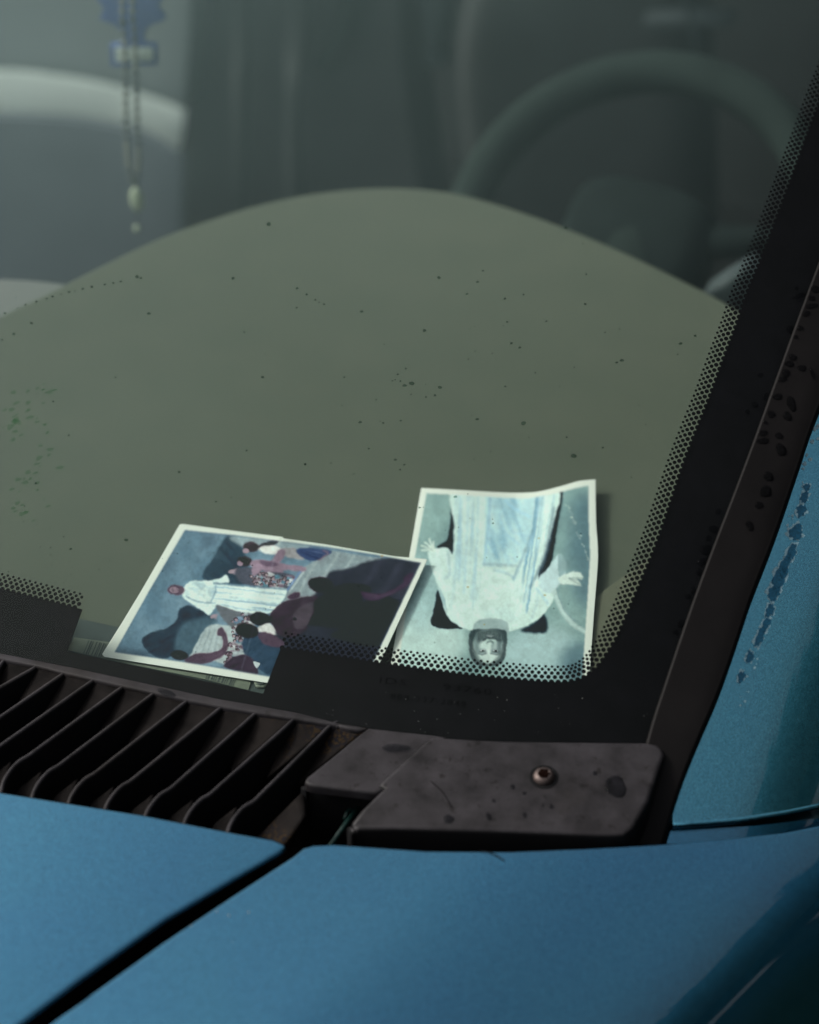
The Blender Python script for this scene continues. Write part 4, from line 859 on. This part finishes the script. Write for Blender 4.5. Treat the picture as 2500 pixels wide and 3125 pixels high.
for x, y in ((755, 1118), (1138, 512), (1180, 912), (640, 855)): cv.ell(Z4([(x, y)])[0], 3.5, 2.4, (150, 146, 84), 0, 1, .7)
zf = lambda s, t: .9538+.010*np.clip(s-.55, 0, 1)*(1-t)**1.5+.0015*np.sin(s*9)*(1-t)
c2 = card('figure_picture_card', smoothpoly([(1286, 1489), (1400, 1495), (1541, 1503), (1611, 1503), (1650, 1499), (1715, 1483), (1767, 1468), (1818, 1463)], 4), [(1186, 2052), (1300, 2075), (1500, 2100), (1797, 2125)],
          [(1286, 1489), (1250, 1694), (1193, 2024), (1186, 2052)], smoothpoly([(1818, 1463), (1820, 1594), (1826, 1698), (1815, 1855), (1803, 2020), (1797, 2125)], 4), zf, cv, 320, 340)
tag(c2, 'pale white-bordered card printed with one bearded robed figure, lying upside down on the dashboard', 'picture card')

# ------------------------------------------------------------------ water and dirt
def dome(bm, c, nrm, a, b, hgt, ang=0, seed=0, n=18, wob=.09):
    q = nrm.to_track_quat('Z', 'Y').to_matrix(); rg = np.random.default_rng(seed); ph = rg.uniform(0, 6, 3); rows = []
    for s, z in ((1, 0), (.93, .35), (.78, .68), (.5, .92)):
        row = []
        for k in range(n):
            t = k/n*2*math.pi; rr = s*(1+wob*math.sin(2*t+ph[0])+wob*.7*math.sin(3*t+ph[1])+wob*.4*math.sin(5*t+ph[2])); x, y = a*rr*math.cos(t), b*rr*math.sin(t)
            row.append(bm.verts.new(Vector(c)+q @ Vector((x*math.cos(ang)-y*math.sin(ang), x*math.sin(ang)+y*math.cos(ang), z*hgt))))
        rows.append(row)
    for A, B in zip(rows, rows[1:]):
        for k in range(n): bm.faces.new((A[k], A[(k+1) % n], B[(k+1) % n], B[k]))
    bm.faces.new(rows[-1])
Z7 = lambda x, y: (2200+x/3.317, 750+y/3.317)
trim_drops = [(960, 440, 17, 11), (920, 530, 12, 8), (920, 610, 20, 8), (865, 685, 13, 9), (805, 835, 12, 7), (760, 925, 9, 5), (728, 1128, 13, 10), (695, 1195, 16, 9), (822, 1238, 14, 10), (930, 1295, 7, 16),
              (660, 1290, 14, 11), (625, 1352, 14, 8), (575, 1528, 15, 10), (715, 1600, 15, 21), (513, 1705, 14, 10), (675, 1725, 15, 13), (452, 1790, 7, 5), (432, 1897, 16, 8), (590, 1925, 12, 10), (428, 1976, 20, 9), (610, 2065, 15, 20)]
ORD = 'first second third fourth fifth sixth seventh eighth ninth tenth eleventh twelfth thirteenth fourteenth fifteenth sixteenth seventeenth eighteenth nineteenth twentieth twenty-first'.split()
def single(px, a, b, h, mat, seed, label, group, ang=.2, hgt=.0009):
    X, Y = px; c = hit([(X, Y)], h)[0]; bm = bmesh.new(); dome(bm, c, normal_at(h, c), a/4600, b/3600, hgt, ang, seed)
    o = from_bm('water_drop', bm, mat); tag(o, label, 'water drop', group); return o
for k, (x, y, a, b) in enumerate(trim_drops):
    single(Z7(x, y), a*.8, b*.8, h_trim, M['water'], k, '%s water drop on the rubber side trim, %s down from the frame edge' % ('large' if a*b > 200 else 'middling' if a*b > 110 else 'small', ORD[k]), 'water drops on the rubber side trim')
for k, (x, y, a, b) in enumerate([(785, 690, 17, 13), (765, 795, 22, 15), (720, 890, 15, 9), (655, 1032, 12, 14)]):
    single(Z3(x, y), a*.8, b*.8, h_trim, M['water'], k+40, 'water drop on the bare middle of the rubber side trim, %s from the lowest' % ORD[3-k], 'water drops on the rubber side trim')
edge_drops = sorted([Z3(437, 933)+(9, 6), Z3(405, 1055)+(12, 9), Z3(372, 1120)+(9, 6), Z3(352, 1200)+(17, 10), Z3(325, 1280)+(15, 9), Z3(305, 1352)+(9, 8), Z3(270, 1488)+(9, 10), Z3(228, 1522)+(9, 5), Z3(184, 1712)+(11, 9), Z3(143, 1770)+(8, 6),
              Z3(693, 195)+(8, 7), Z3(640, 243)+(7, 5), Z3(765, 140)+(8, 9), Z7(403, 1312)+(8, 5), Z7(790, 508)+(18, 6), Z7(768, 430)+(5, 4), Z7(705, 850)+(11, 9)], key=lambda q: -q[1])
for k, (x, y, a, b) in enumerate(edge_drops):
    single((x, y), a, b, h_out, M['water'], k+70, 'water drop on the black glass border beside the trim, %s up from the cover' % ORD[k], 'water drops along the glass border', hgt=.0016)
single((1880, 2401), 27, 24, h_cover, M['water'], 5, 'largest round water drop, on the black cover right of the screw', None, hgt=.0012)
for k, (x, y, a, b) in enumerate([(1816, 2360, 5, 6), (1565, 2401, 6, 6), (1600, 2421, 5, 4), (1507, 2444, 5, 4), (1684, 2462, 5, 6), (1602, 2487, 5, 7), (1492, 2492, 6, 9), (1370, 2500, 13, 9), (1657, 2458, 3, 3)]):
    single((x, y), a, b, h_cover, M['water'], k+20, 'small water drop on the solid black cover, %s from the screw' % ('third nearest right', 'fourth nearest', 'second nearest below left', 'sixth nearest', 'third nearest below', 'fifth nearest below', 'wide and seventh nearest', 'farthest and widest lower left', 'tiny and nearest below')[k], 'small drops on the cover', hgt=.0005)
single((1208, 2282), 34, 10, lambda x, y: h_cowl(x, y)+.0006, M['water'], 3, 'flat wet smear on the raised tab at the left of the black cover', None, .1, .0004)
single((506, 2113), 24, 8, lambda x, y: h_cowl(x, y)+.0004, M['water'], 8, 'oblong water drop on the lip above the black slats', None, -.1, .0012)
Z5 = lambda x, y: (900+x/2.156, 800+y/2.156)
Z8 = lambda x, y: (x/1.725, 750+y/1.725)
Z6 = lambda x, y: (1700+x/2.875, 800+y/2.875)
sp = [Z5(x, y)+(r,) for x, y, r in [(948, 102, 7), (1238, 56, 4), (1203, 130, 5), (1133, 209, 5), (1382, 240, 5), (1505, 213, 4), (1398, 393, 4), (1371, 418, 2), (440, 325, 6), (853, 450, 7), (1480, 562, 5), (1655, 388, 4), (1142, 638, 3), (1583, 728, 3), (15, 172, 6), (78, 212, 5), (135, 248, 4), (160, 264, 3), (193, 277, 4), (770, 798, 9), (722, 812, 7), (695, 782, 4), (677, 738, 4), (730, 700, 4), (660, 774, 3), (642, 781, 3), (955, 824, 7), (922, 876, 5), (862, 887, 4), (765, 870, 3), (1200, 1033, 6), (1505, 1060, 9), (430, 1053, 6), (582, 1058, 4), (697, 1043, 4), (662, 1300, 5), (720, 1333, 4), (693, 1365, 4), (487, 1227, 4), (325, 757, 4), (535, 905, 3), (310, 942, 3), (1385, 817, 4), (1288, 1247, 3), (1540, 1153, 3), (1180, 1297, 3), (238, 1322, 3), (68, 1330, 5), (390, 1393, 3), (12, 300, 4), (588, 540, 3), (1425, 533, 5)]]
sp += [Z8(x, y)+(r,) for x, y, r in [(722, 163, 8), (742, 170, 5), (636, 188, 5), (597, 196, 5), (552, 204, 5), (484, 216, 6), (436, 227, 5), (394, 240, 3), (364, 243, 5), (322, 256, 3), (277, 267, 5), (246, 278, 4), (192, 294, 5), (134, 310, 4), (92, 328, 3), (26, 355, 5), (166, 407, 6), (73, 464, 6), (12, 495, 4), (784, 357, 7), (1227, 171, 7), (1286, 455, 4), (1396, 573, 3), (608, 693, 4), (280, 820, 4), (362, 998, 4), (943, 1191, 5), (1298, 1078, 4), (1607, 1150, 4), (1137, 1347, 4), (1218, 1325, 3), (665, 1549, 7), (335, 1532, 3), (372, 1596, 5), (188, 1250, 5), (1383, 692, 6)]]
sp += [Z6(x, y)+(r,) for x, y, r in [(1085, 714, 6), (1213, 646, 5), (570, 862, 7), (525, 880, 5), (248, 368, 5), (152, 922, 3), (423, 616, 3), (550, 587, 3), (258, 104, 4), (85, 1537, 4), (403, 1627, 4), (147, 1700, 10), (1060, 808, 3), (778, 1424, 3)]]
sp += [(1390, 1516, 6), (1281, 1549, 4), (566*1.4493, 472*1.4493, 9), (1192*1.449, 480*1.449, 6), (1228*1.449, 513*1.449, 3), (899, 1889, 8), (1505, 1597, 4), (770, 1725, 3)]
bm = bmesh.new()
for k, (x, y, r) in enumerate(sp):
    c = hit([(x, y)], h_out)[0]; dome(bm, c, normal_at(h_out, c), r/5700, r/6000*.8, r/9000, .2, k, 10, .12)
for k in range(230):
    x, y = RNG.uniform(-100, 2100), RNG.uniform(900, 2000); r = RNG.uniform(.8, 2.4)
    c = hit([(x, y)], h_out)[0]; dome(bm, c, normal_at(h_out, c), r/5300, r/5600, r/9000, .2, k, 7, .12)
tag(from_bm('water_specks', bm, M['speck']), kind='stuff', label='fine specks of rain spotted over the windscreen glass')
bm = bmesh.new()
for k in range(70):
    cx_, cy_ = [(75, 1275), (100, 1430), (80, 1530), (30, 1300), (150, 1200)][k % 5]
    x, y = cx_+RNG.normal(0, 35), cy_+RNG.normal(0, 28); r = RNG.uniform(3, 12)
    c = hit([(x, y)], h_out)[0]; dome(bm, c, normal_at(h_out, c), r/5000, r/9000, .00012, .6, k, 10, .2)
tag(from_bm('green_algae_film', bm, M['film']), kind='stuff', label='faint green algae smears on the left of the windscreen')
bm = bmesh.new()
for k in range(40):
    x, y = RNG.uniform(900, 2050), RNG.uniform(2100, 2240); c = hit([(x, y)], h_out)[0]; r = RNG.uniform(.5, 1.3)/5000
    bmesh.ops.create_cube(bm, size=r, matrix=Matrix.Translation(Vector(c)+Vector((0, 0, r/2))) @ Matrix.Rotation(k, 4, 'Z'))
for k in range(14):
    x, y = RNG.normal(620, 90), RNG.normal(2790, 60); s_ = (x-500)*.6+(y-2790)
    h = h_fender if s_ > 60 else (h_hood if s_ < -130 else None)
    if not h: continue
    c = hit([(x, y)], h)[0]; r = RNG.uniform(.8, 3)/5000
    bmesh.ops.create_cube(bm, size=r, matrix=Matrix.Translation(Vector(c)+Vector((0, 0, r/2))) @ Matrix.Rotation(k, 4, 'Z'))
tag(from_bm('lint_specks', bm, M['fiber']), kind='stuff', label='pale grains of dust caught on the glass border and paint')
# a fine hair on the wing and one on the cover
for pts, h in (([(1465, 2598), (1505, 2607), (1540, 2628)], h_fender), ([(1314, 2385), (1352, 2420), (1378, 2464)], h_cover)):
    bm = bmesh.new(); W = hit(smoothpoly(pts, 5), h); W[:, 2] += .0004; tube(bm, W, .00022, 5)
    tag(from_bm('hair', bm, M['black']), 'fine dark hair lying on the blue wing' if h is h_fender else 'fine dark hair lying on the black cover', 'hair')

# ------------------------------------------------------------------ unseen shed, added and shaped for dark reflections in the paint
added_shed = bpy.data.objects.new('shed', None); COL.objects.link(added_shed); added_shed.location = (4, 0, 0)
tag(added_shed, 'dark timber shed beside the car, seen only mirrored in the glossy wing and pillar', 'shed')
bm = bmesh.new(); box(bm, (4.2, -1, 1.62), (.2, 40, 3.24)); from_bm('wall', bm, M['brick_dark'], None, False).parent = added_shed
bm = bmesh.new(); box(bm, (3.9, -1, 3.9), (.5, 40, 1.0)); from_bm('roof_edge', bm, M['brick_dark'], None, False).parent = added_shed
bm = bmesh.new()
for k in range(420):
    y = -9+k*.05; hgt = .16+.10*math.sin(k*.11)+.07*math.sin(k*.37)+random.uniform(-.09, .12); box(bm, (3.9+random.uniform(-.1, .1), y, 4.38+hgt/2), (.3, .06, hgt+.06))
from_bm('roof_moss', bm, M['brick_dark'], None, False).parent = added_shed  # uneven boxes added to make the mirrored roof line ragged
for ch in added_shed.children: ch.location = (-4, 0, 0)
for k in range(14):
    bm = bmesh.new(); box(bm, (0, -12+1.6*k, 1.75), (.14, .14, 3.5)); o = from_bm('post', bm, M['wall_pale'] if k in (6, 11) else M['brick_dark'], added_shed, False)  # posts added for upright streaks in the mirrored wall
